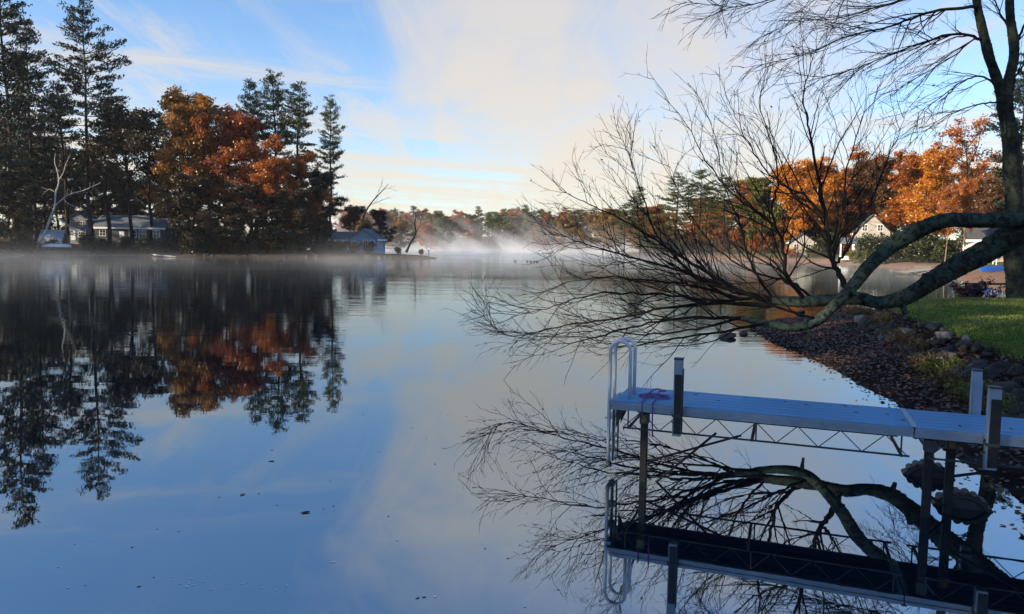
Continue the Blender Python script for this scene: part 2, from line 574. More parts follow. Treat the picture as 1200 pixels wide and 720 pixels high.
def interp(pts, t):
    f = t * (len(pts) - 1)
    i = min(int(f), len(pts) - 2)
    return pts[i] + (pts[i + 1] - pts[i]) * (f - i), unit(pts[i + 1] - pts[i])


def spawn(parents, rng, n, L, ang, up, npts, t0=0.25, rmin=0.004, taper=0.55, jit=0.11, flat=1.0):
    out = []
    for P, Rr in parents:
        P = np.asarray(P, float)
        plen = np.linalg.norm(np.diff(P, axis=0), axis=1).sum()
        k = n if isinstance(n, int) else max(1, int(plen * n * rng.uniform(0.75, 1.25)))
        for i in range(k):
            t_ = t0 + (1 - t0) * (i + rng.uniform(0, 1)) / k
            p, tg = interp(P, min(t_, 0.999))
            r0 = np.interp(t_, np.linspace(0, 1, len(Rr)), Rr)
            perp = unit(np.cross(tg, rng.normal(size=3)))
            perp[2] *= flat
            a = rng.uniform(*ang)
            d = unit(tg * math.cos(a) + perp * math.sin(a))
            ln = rng.uniform(*L) * (1.2 - 0.7 * t_)
            q = [p]
            st = ln / (npts - 1)
            for j in range(npts - 1):
                d = unit(d + np.array([0, 0, up]) + rng.normal(size=3) * jit)
                q.append(q[-1] + d * st)
            rr = max(r0 * taper, rmin) * np.linspace(1, 0.35, npts)
            out.append((np.array(q), np.maximum(rr, rmin * 0.6)))
    return out


def smooth_line(pts, n):
    """Catmull-Rom through pts (any dimension) resampled to n points"""
    P = np.asarray(pts, float)
    P = np.concatenate([[2 * P[0] - P[1]], P, [2 * P[-1] - P[-2]]])
    out = []
    segs = len(P) - 3
    for u in np.linspace(0, segs - 1e-6, n):
        i = int(u)
        f = u - i
        a, b, c, d = P[i:i + 4]
        out.append(0.5 * (2 * b + (c - a) * f + (2 * a - 5 * b + 4 * c - d) * f * f + (3 * b - 3 * c + d - a) * f ** 3))
    return np.array(out)


# ------------------------------------------------------------------ ground and lake
LAKE = np.array([(-45, 45), (-26, 22), (-18, 9), (-10, 4.2), (0, 3.6), (3.4, 3.9), (4.3, 5), (4.9, 6.5), (5.6, 8), (6.1, 10), (6.7, 12.6),
                 (7.1, 15), (7.4, 18), (7.6, 21), (7.9, 24), (9.5, 27), (12.5, 29.5), (18, 31), (26, 31), (31, 34), (32.5, 44), (34, 50),
                 (37, 57), (42, 68), (47, 79), (54, 95), (58, 112), (62, 130), (60, 140), (54, 150), (46, 165), (38, 190), (34, 225), (40, 270),
                 (50, 330), (50, 378), (20, 384), (-40, 380), (-100, 385), (-130, 370), (-95, 300), (-70, 240), (-50, 190), (-36, 162), (-26, 151),
                 (-17, 147), (-14.3, 144.5), (-15.5, 142.6), (-20, 142), (-26, 141), (-34, 137), (-45, 133), (-60, 130), (-80, 127), (-95, 124),
                 (-120, 112), (-130, 90), (-100, 70)], float)
WALL = np.array([(5.6, -9), (5.8, 4), (6.7, 7.5), (7.7, 10.5), (8.6, 13.5), (9.6, 17), (10.8, 21), (12.2, 25), (15, 27.6), (20, 29), (27, 29.5), (40, 30.5), (40, -9)], float)


def poly_sd(P, poly):
    """signed distance, negative inside poly"""
    d = np.full(len(P), 1e9)
    ins = np.zeros(len(P), bool)
    for i in range(len(poly)):
        a, b = poly[i], poly[(i + 1) % len(poly)]
        ab = b - a
        t_ = np.clip(((P - a) @ ab) / (ab @ ab), 0, 1)
        d = np.minimum(d, np.hypot(*(P - a - t_[:, None] * ab).T))
        c = ((a[1] > P[:, 1]) != (b[1] > P[:, 1]))
        with np.errstate(divide='ignore', invalid='ignore'):
            x = (b[0] - a[0]) * (P[:, 1] - a[1]) / (b[1] - a[1]) + a[0]
        ins ^= c & (P[:, 0] < x)
    return np.where(ins, -d, d)


def vnoise(P, s, seed=0):
    """cheap smooth noise for relief"""
    r = np.random.default_rng(seed)
    z = np.zeros(len(P))
    for k in range(7):
        a = r.uniform(0, 6.28)
        f = s * 1.6 ** (k * 0.8)
        z += np.sin(P[:, 0] * math.cos(a) * f + P[:, 1] * math.sin(a) * f + r.uniform(0, 6.28)) * 0.75 ** k
    return z / 2.5


def land_z(P):
    P = np.atleast_2d(np.asarray(P, float))
    sd = poly_sd(P, LAKE)
    z = np.interp(sd, [-12, 0, 1.0, 3.5, 14, 50, 130, 600, 4000], [-2.6, 0, 0.38, 0.75, 1.35, 3.2, 7, 14, 25])
    return z + np.clip(sd, 0, 3) / 3 * vnoise(P, 0.35, 3) * 0.16


def near_z(P):
    P = np.atleast_2d(np.asarray(P, float))
    sd = poly_sd(P, LAKE)
    ws = -poly_sd(P, WALL)
    beach = np.interp(sd, [-8, 0, 1.2, 4, 8], [-1.6, 0, 0.20, 0.42, 0.6])
    z = np.where(ws < 0, np.minimum(beach, 0.6), np.interp(ws, [0, 0.55, 1.2, 12], [0.36, 0.90, 0.97, 1.12]))
    return z + vnoise(P, 1.3, 5) * 0.025


def ground_at(x, y):
    if 2 < x < 39 and -8 < y < 33:
        return float(near_z([(x, y)])[0])
    return float(land_z([(x, y)])[0])


xs = np.concatenate([[-4000, -1500, -700, -400, -300], np.arange(-240, 241, 2.5), [300, 400, 700, 1500, 4000]])
ys = np.concatenate([[-4000, -1000, -300, -120], np.arange(-60, 470, 2.5), [520, 620, 900, 1800, 4000]])
gx, gy = np.meshgrid(xs, ys)
P = np.stack([gx.ravel(), gy.ravel()], 1)
Z = land_z(P)
hole = (P[:, 0] > 3.5) & (P[:, 0] < 37.5) & (P[:, 1] > -6) & (P[:, 1] < 31.5)
Z[hole] = -2.7
nx, ny = len(xs), len(ys)
ii = np.arange(nx * ny).reshape(ny, nx)
F = np.stack([ii[:-1, :-1], ii[:-1, 1:], ii[1:, 1:], ii[1:, :-1]], -1).reshape(-1, 4)
tag(link('ground', mesh_np('ground', np.column_stack([P, Z]), F, 'ground', True)), kind='structure')

xs, ys = np.arange(2, 39.01, 0.22), np.arange(-8, 33.01, 0.22)
gx, gy = np.meshgrid(xs, ys)
P = np.stack([gx.ravel(), gy.ravel()], 1)
Z = near_z(P)
nx, ny = len(xs), len(ys)
ii = np.arange(nx * ny).reshape(ny, nx)
F = np.stack([ii[:-1, :-1], ii[:-1, 1:], ii[1:, 1:], ii[1:, :-1]], -1).reshape(-1, 4)
tag(link('shore', mesh_np('shore', np.column_stack([P, Z]), F, 'near_bank', True)), kind='structure')

V = [(-300, -60, 0), (300, -60, 0), (300, 470, 0), (-300, 470, 0)]
tag(link('lake', mesh_np('lake', V, [(0, 1, 2, 3)], 'water')), kind='structure')


# ------------------------------------------------------------------ tree kinds
def make_pine(seed, H=40.0, rmax=6.5, base=0.22, droop=0.0, lean=0.0, dens=1.0):
    rng = np.random.default_rng(seed)
    k = 14
    zz = np.linspace(0, H, k)
    wob = np.cumsum(rng.normal(size=(k, 2)) * 0.16, axis=0)
    wob -= wob[0]
    T = np.column_stack([wob[:, 0] + lean * (zz / H) ** 2, wob[:, 1], zz])
    rad = np.interp(zz / H, [0, 0.05, 0.5, 1], [0.48, 0.38, 0.24, 0.03]) * H / 40
    wood = [(T, rad)]
    cl, out = [], []
    z = base * H
    while z < H * 0.985:
        f = (z / H - base) / (1 - base)
        prof = np.interp(f, [0, 0.15, 0.4, 0.7, 0.9, 1], [0.45, 0.8, 1.0, 0.74, 0.40, 0.14])
        nb = rng.integers(3, 6)
        a0 = rng.uniform(0, 6.28)
        for b in range(nb):
            if rng.uniform() < (0.38 if f < 0.3 else 0.14): continue
            a = a0 + b * 6.28 / nb + rng.normal() * 0.35
            L = rmax * prof * rng.uniform(0.45, 1.25)
            p, _ = interp(T, min(0.999, z / H))
            d = np.array([math.cos(a), math.sin(a), rng.uniform(-0.12, 0.16) + 0.55 * f ** 2 - droop])
            q = [p]
            for j in range(5):
                d = unit(d + np.array([0, 0, 0.07]) + rng.normal(size=3) * 0.07)
                q.append(q[-1] + d * L / 5)
            q = np.array(q)
            wood.append((q, np.linspace(0.075, 0.02, 6) * (0.5 + L / rmax * 0.6)))
            side = np.array([-math.sin(a), math.cos(a), 0])
            nc = max(2, int(L * 2.1 * dens))
            for c in range(nc):
                tt = 0.28 + 0.72 * (c + rng.uniform()) / nc
                pp, tg = interp(q, min(tt, 0.999))
                off = rng.uniform(-1, 1) * L * 0.30 * (1.15 - tt)
                cl.append(pp + side * off + np.array([0, 0, rng.uniform(0.0, 0.28)]))
                out.append(unit(tg + side * np.sign(off) * 0.6))
        z += rng.uniform(0.7, 1.5) * H / 40 * (1.25 if f < 0.4 else 0.9)
    cl, out = np.array(cl), np.array(out)
    K = 13
    C = np.repeat(cl, K, 0) + rng.normal(size=(len(cl) * K, 3)) * np.array([0.42, 0.42, 0.14])
    A = unit(np.repeat(out, K, 0) * 0.9 + rng.normal(size=C.shape) * 0.6 + np.array([0, 0, 0.35]))
    B = unit(np.cross(A, rng.normal(size=C.shape)))
    s = rng.uniform(0.20, 0.42, (len(C), 1))
    V, Fq = quads_np(C, A * s, B * 0.10)
    return mesh_np('pine_wood', *tubes_np(wood, 6), 'bark_pine', True), mesh_np('pine_needles', V, Fq, 'needles_dark'), H


def make_broad(seed, H=20.0, rx=5.2, base=0.22, nleaf=19000, size=0.185, spread=0.42, lean=0.0, open_=0.0, fine=True):
    rng = np.random.default_rng(seed)
    k = 9
    zz = np.linspace(0, H * 0.8, k)
    wob = np.cumsum(rng.normal(size=(k, 2)) * 0.22, axis=0)
    wob -= wob[0]
    T = np.column_stack([wob[:, 0] + lean * (zz / H) ** 1.4, wob[:, 1], zz])
    rad = np.interp(zz / H, [0, 0.04, 0.4, 0.8], [0.34, 0.25, 0.16, 0.05])
    wood = [(T, rad)]
    limbs = []
    n = 15
    for i in range(n):
        f = base + (0.78 - base) * (i + rng.uniform()) / n
        p, tg = interp(T, min(0.999, f / 0.8))
        a = i * 2.4 + rng.normal() * 0.4
        e = rng.uniform(0.25, 0.75) + 0.6 * (f - base)
        u = (f - base) / (0.8 - base)
        L = rx * np.interp(u, [0, 0.3, 0.7, 1], [0.85, 1.1, 0.95, 0.7]) * rng.uniform(0.65, 1.2)
        d = np.array([math.cos(a) * math.cos(e), math.sin(a) * math.cos(e), math.sin(e)])
        q = [p]
        for j in range(5):
            d = unit(d + np.array([0, 0, 0.09]) + rng.normal(size=3) * 0.14)
            q.append(q[-1] + d * L / 5)
        limbs.append((np.array(q), np.linspace(0.10, 0.025, 6)))
    limbs.append((T[-4:], rad[-4:]))
    sub = spawn(limbs, rng, 6, (1.2, 2.9), (0.4, 1.1), 0.06, 5, 0.3, 0.018)
    tw = spawn(sub, rng, 3, (0.6, 1.4), (0.4, 1.0), 0.05, 4, 0.3, 0.010)
    wood2 = limbs + sub + (tw if fine else [])
    pts = np.array([interp(p, rng.uniform(0.4, 1))[0] for p, _ in tw for _ in range(2)] + [p[-1] for p, _ in sub])
    # some boughs hold their leaves, others have lost them
    wgt = rng.uniform(0.15, 1, len(pts)) ** (1 + open_ * 2)
    pick = rng.choice(len(pts), nleaf, p=wgt / wgt.sum())
    V, Fq = leaves_at(pts[pick], rng, size, spread)
    va, fa = tubes_np(wood, 8)
    vb, fb = tubes_np(wood2, 4)
    top = max(V[:, 2].max(), 1)
    return mesh_np('broad_wood', np.concatenate([va, vb]), np.concatenate([fa, fb + len(va)]), 'bark_oak', True), mesh_np('broad_leaves', V, Fq, 'leaf_gold'), float(np.quantile(V[:, 2], 0.998))


PINES = [make_pine(1), make_pine(2, rmax=7.5, base=0.30), make_pine(3, rmax=5.2, base=0.36, lean=1.2), make_pine(4, rmax=6.0, base=0.12, dens=1.2), make_pine(5, rmax=4.6, base=0.42, lean=-1.0)]
BROADS = [make_broad(11, nleaf=19000, open_=0.8), make_broad(12, rx=6.0, base=0.16, nleaf=21000, open_=0.6), make_broad(13, rx=4.6, base=0.3, nleaf=13000, open_=0.8), make_broad(14, rx=5.6, base=0.12, nleaf=23000, open_=0.6), make_broad(15, rx=5.4, base=0.25, nleaf=5200, open_=0.8),
          make_broad(16, rx=6.4, base=0.07, nleaf=25000)]


def plant_tree(name, label, proto, X, Y, H, leaf, rz=0.0, wood=None, group=None, wide=1.0, cat='tree', sink=0.1):
    wd, lf, h0 = proto
    s = H / h0
    o = thing(name, label, cat, (X, Y, ground_at(X, Y) - sink), rz, group, s)
    o.scale = (s * wide, s * wide, s)
    link('trunk', wd, o, mat=wood)
    tag(link('crown', lf, o, mat=leaf), kind='stuff')
    return o


def tree_px(name, label, proto, px, top, Y, leaf, rz=0.0, wide=1.0, group=None, wood=None):
    tp = at(px, top, Y)
    z0 = ground_at(tp.x, Y)
    return plant_tree(name, label, proto, tp.x, Y, tp.z - z0, leaf, rz, wood, group, wide)


# left shore, from the edge of the picture towards the point
LT = [
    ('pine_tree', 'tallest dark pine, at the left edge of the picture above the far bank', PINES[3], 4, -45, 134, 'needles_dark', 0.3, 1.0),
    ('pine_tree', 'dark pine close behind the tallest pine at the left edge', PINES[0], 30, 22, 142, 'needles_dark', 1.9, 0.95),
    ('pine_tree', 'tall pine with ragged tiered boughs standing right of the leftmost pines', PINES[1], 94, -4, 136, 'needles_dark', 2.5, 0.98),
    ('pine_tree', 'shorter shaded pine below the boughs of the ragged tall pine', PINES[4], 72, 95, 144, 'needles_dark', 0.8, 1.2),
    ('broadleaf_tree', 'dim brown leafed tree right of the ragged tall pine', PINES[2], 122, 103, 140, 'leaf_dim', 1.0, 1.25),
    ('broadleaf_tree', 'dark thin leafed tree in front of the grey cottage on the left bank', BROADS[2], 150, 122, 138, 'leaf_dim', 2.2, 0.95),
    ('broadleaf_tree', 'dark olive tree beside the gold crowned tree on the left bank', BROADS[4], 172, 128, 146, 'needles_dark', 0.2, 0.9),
    ('broadleaf_tree', 'tall gold and brown tree on the left bank with sky showing through', BROADS[0], 203, 102, 141, 'leaf_gold', 0.5, 0.88),
    ('broadleaf_tree', 'gold and rust tree just right of the tall gold one', BROADS[2], 233, 112, 146, 'leaf_gold', 3.6, 1.0),
    ('broadleaf_tree', 'rust coloured tree in the middle of the left bank', BROADS[1], 258, 122, 142, 'leaf_rust', 1.3, 0.8),
    ('broadleaf_tree', 'bright red orange tree left of the pine cluster', BROADS[3], 287, 138, 143, 'leaf_red', 2.9, 0.92),
    ('broadleaf_tree', 'orange tree below the cluster of tall pines', BROADS[0], 320, 160, 141, 'leaf_rust', 4.4, 1.05),
    ('broadleaf_tree', 'dark red tree under the right side of the pine cluster', BROADS[1], 350, 176, 146, 'leaf_rust', 0.7, 1.0),
    ('broadleaf_tree', 'dusky brown tree below the lone pine near the point', BROADS[3], 374, 200, 148, 'leaf_dim', 5.2, 1.0),
    ('pine_tree', 'leftmost pine of the cluster rising above the orange trees', PINES[4], 297, 92, 152, 'needles_olive', 0.4, 0.95),
    ('pine_tree', 'tallest middle pine of the cluster above the orange trees', PINES[2], 322, 80, 154, 'needles_olive', 2.1, 1.1),
    ('pine_tree', 'rightmost pine of the cluster above the orange trees', PINES[4], 346, 92, 153, 'needles_olive', 3.7, 1.15),
    ('pine_tree', 'lone pine standing apart at the right end of the left bank', PINES[2], 386, 110, 152, 'needles_olive', 4.9, 0.85),
    ('broadleaf_tree', 'low brown tree hanging over the water below the gold tree', BROADS[5], 225, 205, 135, 'leaf_dim', 2.0, 1.5),
    ('broadleaf_tree', 'low dark tree over the bank below the red orange tree', BROADS[5], 290, 215, 136, 'leaf_dim', 0.9, 1.5),
    ('broadleaf_tree', 'low dark tree nearest the water at the right end of the left bank', BROADS[3], 348, 222, 138.5, 'leaf_dim', 3.9, 1.35),
    ('broadleaf_tree', 'low shaded tree at the left edge beneath the tallest pine', BROADS[5], 12, 200, 131, 'leaf_shrub', 4.1, 1.3),
    ('broadleaf_tree', 'shaded tree behind the leaning birch on the left bank', BROADS[3], 45, 170, 150, 'leaf_shrub', 2.4, 1.25),
    ('broadleaf_tree', 'dark tree behind the roof of the grey cottage', BROADS[1], 130, 190, 162, 'leaf_shrub', 3.4, 1.1),
    ('broadleaf_tree', 'glowing orange tree seen behind the grey cottage roof', BROADS[3], 196, 195, 166, 'leaf_orange', 3.0, 1.1),
    ('broadleaf_tree', 'yellow brown tree right behind the blue cottage', BROADS[2], 413, 240, 160, 'leaf_brown', 1.0, 1.15),
    ('broadleaf_tree', 'purple leafed tree at the gable of the blue cottage', BROADS[3], 446, 246, 156, 'leaf_purple', 2.0, 1.05),
]
for a in LT:
    tree_px(*a[:8], wide=a[8] * (1.06 if a[0] == 'broadleaf_tree' else 1.0))
# darker second rank of the left wood
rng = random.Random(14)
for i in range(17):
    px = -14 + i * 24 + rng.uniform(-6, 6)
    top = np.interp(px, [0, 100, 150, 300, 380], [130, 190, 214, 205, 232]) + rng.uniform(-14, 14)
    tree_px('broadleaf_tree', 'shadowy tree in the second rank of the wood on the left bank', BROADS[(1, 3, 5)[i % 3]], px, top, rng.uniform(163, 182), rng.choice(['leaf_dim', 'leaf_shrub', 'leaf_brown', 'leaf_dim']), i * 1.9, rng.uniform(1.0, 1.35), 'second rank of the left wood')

# right shore, beyond the cove
RT = [
    ('pine_tree', 'olive pine farthest left on the right shore, above the mist', PINES[3], 752, 218, 205, 'needles_olive', 0.3, 1.25),
    ('pine_tree', 'small pine leaning out left of the bigger right shore pines', PINES[0], 733, 238, 225, 'needles_olive', 2.3, 1.2),
    ('pine_tree', 'flat topped pine in the group of three behind the bare branches', PINES[1], 793, 202, 188, 'needles_olive', 1.3, 1.3),
    ('pine_tree', 'middle pine of the flat topped group of three behind the bare branches', PINES[0], 822, 198, 186, 'needles_olive', 4.0, 1.3),
    ('pine_tree', 'right hand pine of the flat topped group of three', PINES[1], 850, 204, 182, 'needles_olive', 5.3, 1.25),
    ('broadleaf_tree', 'red leafed tree between the pines and the green tree', BROADS[0], 876, 214, 176, 'leaf_red', 0.4, 0.95),
    ('broadleaf_tree', 'yellow green tree with a reddish neighbour on the right shore', BROADS[3], 893, 208, 168, 'leaf_lime', 1.4, 0.85),
    ('broadleaf_tree', 'brilliant orange tree behind the upright bare branch', BROADS[3], 938, 190, 162, 'leaf_orange', 2.6, 0.95),
    ('broadleaf_tree', 'orange tree behind and right of the brilliant orange one', BROADS[1], 962, 186, 178, 'leaf_orange', 4.6, 0.85),
    ('broadleaf_tree', 'russet brown tree above the white gabled house', BROADS[0], 1008, 172, 172, 'leaf_rust', 0.9, 0.85),
    ('broadleaf_tree', 'russet tree just right of the one above the white house', BROADS[3], 1036, 186, 166, 'leaf_brown', 3.1, 0.95),
    ('broadleaf_tree', 'copper orange tree right of the gap of sky', BROADS[1], 1072, 176, 140, 'leaf_rust', 2.2, 0.9),
    ('broadleaf_tree', 'copper orange tree behind the bend of the upper limb', BROADS[3], 1098, 174, 132, 'leaf_orange', 4.4, 0.8),
    ('broadleaf_tree', 'tall half bare tree with thin russet leaves beside the near trunk', BROADS[4], 1142, 136, 120, 'leaf_rust', 0.2, 0.72),
    ('broadleaf_tree', 'low russet tree beyond the beach left of the near trunk', BROADS[3], 1150, 208, 108, 'leaf_brown', 5.1, 0.95),
    ('broadleaf_tree', 'brown thicket tree beside the near trunk above the beach', BROADS[5], 1186, 205, 116, 'leaf_brown', 2.2, 0.85),
    ('pine_tree', 'dark evergreen at the right edge behind the near trunk', PINES[3], 1212, 55, 66, 'needles_dark', 1.1, 0.85),
    ('broadleaf_tree', 'dull green tree behind the white gabled house', BROADS[1], 985, 222, 185, 'leaf_brown', 1.1, 1.2),
    ('broadleaf_tree', 'olive bushy tree right of the white gabled house', BROADS[5], 1052, 246, 146, 'leaf_far', 1.7, 1.3),
    ('broadleaf_tree', 'orange tree low behind the pine trunks of the right shore', BROADS[5], 836, 246, 210, 'leaf_rust', 1.2, 1.4),
    ('broadleaf_tree', 'faded orange tree in the mist left of the pine trunks', BROADS[5], 772, 252, 235, 'leaf_far', 3.2, 1.4),
]
for a in RT:
    tree_px(*a[:8], wide=a[8] * 1.25)
rng = random.Random(15)
for i in range(22):
    px = 700 + i * 24 + rng.uniform(-7, 7)
    top = np.interp(px, [700, 800, 860, 960, 1045, 1080, 1200], [256, 240, 222, 198, 216, 196, 196]) + rng.uniform(-9, 9)
    tree_px('broadleaf_tree', 'muted autumn tree in the second rank behind the right shore', BROADS[(1, 3, 5)[i % 3]], px, top, np.interp(px, [700, 900, 1200], [270, 215, 165]) + rng.uniform(-6, 12), rng.choice(['leaf_brown', 'leaf_far', 'leaf_rust', 'leaf_orange', 'leaf_gold']), i * 1.7, rng.uniform(1.1, 1.5), 'second rank of the right wood')

# two young trees with pale lit stems between the beach and the hedge
for px, top, Y, lab in ((1113, 215, 98, 'slim tree with a pale sunlit trunk behind the crossing limbs'), (1133, 208, 100, 'slim tree with an upright tan trunk left of the near trunk')):
    tree_px('young_tree', lab, BROADS[2], px, top, Y, 'leaf_rust', px * 0.1, 0.55, wood='bark_pale')

# misty trees along the far shore
rng = random.Random(5)
FAR_KINDS = [('conifer', 'grey green conifer in the misty tree line across the lake', 'far conifers', 'needles_olive'),
             ('broadleaf_tree', 'faded russet tree in the misty tree line across the lake', 'far russet trees', 'leaf_far'),
             ('broadleaf_tree', 'faded orange tree in the misty tree line across the lake', 'far orange trees', 'leaf_rust'),
             ('broadleaf_tree', 'dull green tree in the misty tree line across the lake', 'far green trees', 'leaf_lime')]
for row, Y0 in enumerate((390, 402, 418)):
    px = 400 + row * 5
    while px < 778:
        k = rng.choices((0, 1, 2, 3), (3.2, 4, 2.0, 2.6))[0]
        nm, lab, grp, leaf = FAR_KINDS[k]
        Y = Y0 + rng.uniform(-4, 4)
        top = rng.uniform(246, 259) - row * 2.0 - (6 if k == 0 and rng.random() < 0.35 else 0) + (px - 500) * 0.006
        proto = rng.choice(PINES) if k == 0 else rng.choice(BROADS)
        o = tree_px(nm, lab, proto, px, top, Y, leaf, rng.uniform(0, 6.2), rng.uniform(1.3, 1.7) if k == 0 else rng.uniform(0.9, 1.25), grp)
        px += rng.uniform(9, 14)
# nearer misty trees on the left shore behind the point
for px, top, Y, leaf, lab in ((470, 255, 250, 'leaf_far', 'hazy russet tree right of the purple tree'), (500, 262, 300, 'leaf_rust', 'hazy orange tree above the tip of the point'),
                              (425, 252, 240, 'leaf_far', 'hazy brown tree showing over the blue cottage roof'), (520, 254, 345, 'needles_olive', 'hazy green tree beyond the tip of the point')):
    tree_px('broadleaf_tree', lab, BROADS[1], px, top, Y, leaf, px * 0.3, 1.35)

# unseen evergreens added left of the picture to shade the dock and the lawn
for i, (X, Y, H, lab) in enumerate(((-31, -16, 22, 'unseen evergreen added left of the picture for shade, farthest back'), (-33, -10, 25, 'unseen evergreen added left of the picture for shade, second from back'),
                                    (-31, -4, 22, 'unseen evergreen added left of the picture for shade, in the middle'), (-34, 2, 28, 'unseen evergreen added left of the picture for shade, second from front'),
                                    (-33, 8, 24, 'unseen evergreen added left of the picture for shade, nearest the open lake'))):
    plant_tree('pine_tree', lab, PINES[3], X, Y, H, 'needles_dark', i * 1.3, wide=1.75)
for i, (X, Y, H, lab) in enumerate(((-40, -24, 24, 'unseen evergreen of the back row added for shade, rearmost'), (-42, -16, 26, 'unseen evergreen of the back row added for shade, foremost'))):  # second row, also out of view, added to deepen the dock's shade
    plant_tree('pine_tree', lab, PINES[3], X, Y, H, 'needles_dark', i * 2.3 + 0.5, wide=1.8)
# unseen pines added along the left shore to keep that bank in shade
rng = random.Random(41)
for i in range(14):
    X, Y = -104 - 3.4 * i + rng.uniform(-4, 4), 116 - 2.6 * i + rng.uniform(-3, 9) + (i % 2) * 10
    plant_tree('pine_tree', 'unseen pine added along the shore left of the picture for shade', PINES[i % 4], X, Y, rng.uniform(19, 25), 'needles_dark', i * 1.7, wide=1.6, group='unseen shade pines on the left shore')


# ------------------------------------------------------------------ shrubs
def make_shrub(seed, H=2.0, rx=1.4, nleaf=2600, size=0.085):
    rng = np.random.default_rng(seed)
    stems = []
    for i in range(16):
        a = rng.uniform(0, 6.28)
        d = unit(np.array([math.cos(a) * rx / H * rng.uniform(0.2, 1), math.sin(a) * rx / H * rng.uniform(0.2, 1), 1]))
        L = H * rng.uniform(0.6, 1.0)
        q = [np.array([math.cos(a) * 0.1, math.sin(a) * 0.1, 0])]
        for j in range(4):
            d = unit(d + rng.normal(size=3) * 0.12)
            q.append(q[-1] + d * L / 4)
        stems.append((np.array(q), np.linspace(0.03, 0.008, 5)))
    sub = spawn(stems, rng, 6, (0.25, 0.75), (0.4, 1.1), 0.05, 4, 0.15, 0.006)
    pts = np.array([interp(p, rng.uniform(0.2, 1))[0] for p, _ in sub for _ in range(3)])
    V, Fq = leaves_at(pts[rng.integers(0, len(pts), nleaf)], rng, size, 0.13, 0.9)
    return mesh_np('shrub_wood', *tubes_np(stems + sub, 4), 'twig'), mesh_np('shrub_leaves', V, Fq, 'leaf_shrub'), H


SHRUBS = [make_shrub(31), make_shrub(32, rx=2.0), make_shrub(33, rx=1.0)]


def shrub(label, X, Y, H, leaf, k=0, wide=1.0, rz=0.0, group=None):
    st, lf, h0 = SHRUBS[k]
    s = H / h0
    o = thing('shrub', label, 'shrub', (X, Y, ground_at(X, Y) - 0.05), rz, group)
    o.scale = (s * wide, s * wide, s)
    link('stem', st, o)
    tag(link('foliage', lf, o, mat=leaf), kind='stuff')


rng = random.Random(9)
LSH = []
for i in range(34):
    px = 4 + i * 12.0 + rng.uniform(-4, 4)
    front = np.interp(px, [0, 200, 400], [126.5, 130.5, 139.5])
    Y = front + rng.uniform(0.6, 4.5)
    H = rng.uniform(2.2, 5.2)
    if 45 < px < 100: H *= 0.42
    elif px < 215: H *= 0.62
    if px > 388: H *= 0.6
    X = (px - 600) / FOC * Y
    shrub('dark shrub among the undergrowth along the left bank', X, Y, H, rng.choice(['leaf_shrub', 'leaf_dim', 'leaf_shrub', 'leaf_hedge']), i % 3, rng.uniform(1.0, 1.5), i, 'undergrowth along the left bank')
for px, Y, H, k, leaf, lab in ((413, 144.5, 2.9, 1, 'leaf_brown', 'olive brown shrub in front of the blue cottage porch'), (395, 143.5, 3.0, 1, 'leaf_brown', 'brown shrub at the left corner of the blue cottage'),
                               (431, 144.6, 2.4, 0, 'leaf_dim', 'dark shrub below the windows of the blue cottage'), (467, 146.0, 1.5, 0, 'leaf_shrub', 'small dark shrub right of the blue cottage'),
                               (493, 145.0, 1.25, 2, 'leaf_rust', 'small rounded russet shrub alone on the point')):
    shrub(lab, (px - 600) / FOC * Y, Y, H, leaf, k, 1.1, px)
rng = random.Random(19)
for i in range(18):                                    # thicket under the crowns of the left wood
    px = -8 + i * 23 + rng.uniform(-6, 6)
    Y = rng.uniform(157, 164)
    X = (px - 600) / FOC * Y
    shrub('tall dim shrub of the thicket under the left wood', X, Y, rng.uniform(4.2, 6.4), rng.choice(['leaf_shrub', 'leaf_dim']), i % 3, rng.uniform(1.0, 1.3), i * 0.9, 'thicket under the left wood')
for i in range(17):                                    # and along the right shore
    px = 752 + i * 15.5 + rng.uniform(-4, 4)
    Y = np.interp(px, [740, 840, 900, 1000], [226, 186, 172, 152]) + rng.uniform(0, 6)
    X = (px - 600) / FOC * Y
    if 1000 < px < 1030 or 926 < px < 948: continue
    shrub('autumn shrub of the thicket along the right shore', X, Y, rng.uniform(3.2, 5.4), rng.choice(['leaf_brown', 'leaf_hedge', 'leaf_rust', 'leaf_far', 'leaf_lime']), i % 3, rng.uniform(1.0, 1.35), i * 0.9, 'thicket along the right shore')
for i in range(15):
    px = 760 + i * 17 + rng.uniform(-4, 4)
    Y = np.interp(px, [740, 900, 1000], [262, 214, 190]) + rng.uniform(0, 6)
    X = (px - 600) / FOC * Y
    shrub('dull shrub of the deeper thicket behind the right shore', X, Y, rng.uniform(6.5, 9.0), rng.choice(['leaf_brown', 'leaf_dim', 'leaf_far']), i % 3, rng.uniform(1.0, 1.3), i * 0.7, 'deeper thicket behind the right shore')
# hedge in front of the right hand houses and shrubs on the cove
for i, px in enumerate((1024, 1036, 1048, 1060, 1072, 1084, 1096, 1108)):
    Y = 122 - i * 2.2
    shrub(('leftmost', 'second', 'third', 'fourth', 'fifth', 'sixth', 'seventh', 'rightmost')[i] + ' dark green shrub, counted from the left, of the tall hedge behind the beach', (px - 600) / FOC * Y, Y, 5.2 - 0.12 * i, 'leaf_hedge', i % 2, 1.05, i * 1.1, 'tall dark hedge behind the beach')
shrub('rust coloured shrub in front of the half hidden white house', (930 - 600) / FOC * 151, 153.5, 2.4, 'leaf_rust', 1, 1.2, 1.0)
shrub('yellowing shrub beside the half hidden white house', (952 - 600) / FOC * 151, 152, 2.8, 'leaf_lime', 0, 1.2, 3.0)
shrub('olive shrub screening the porch of the white gabled house', (1003 - 600) / FOC * 131, 131.5, 2.6, 'leaf_lime', 0, 1.1, 0.4)
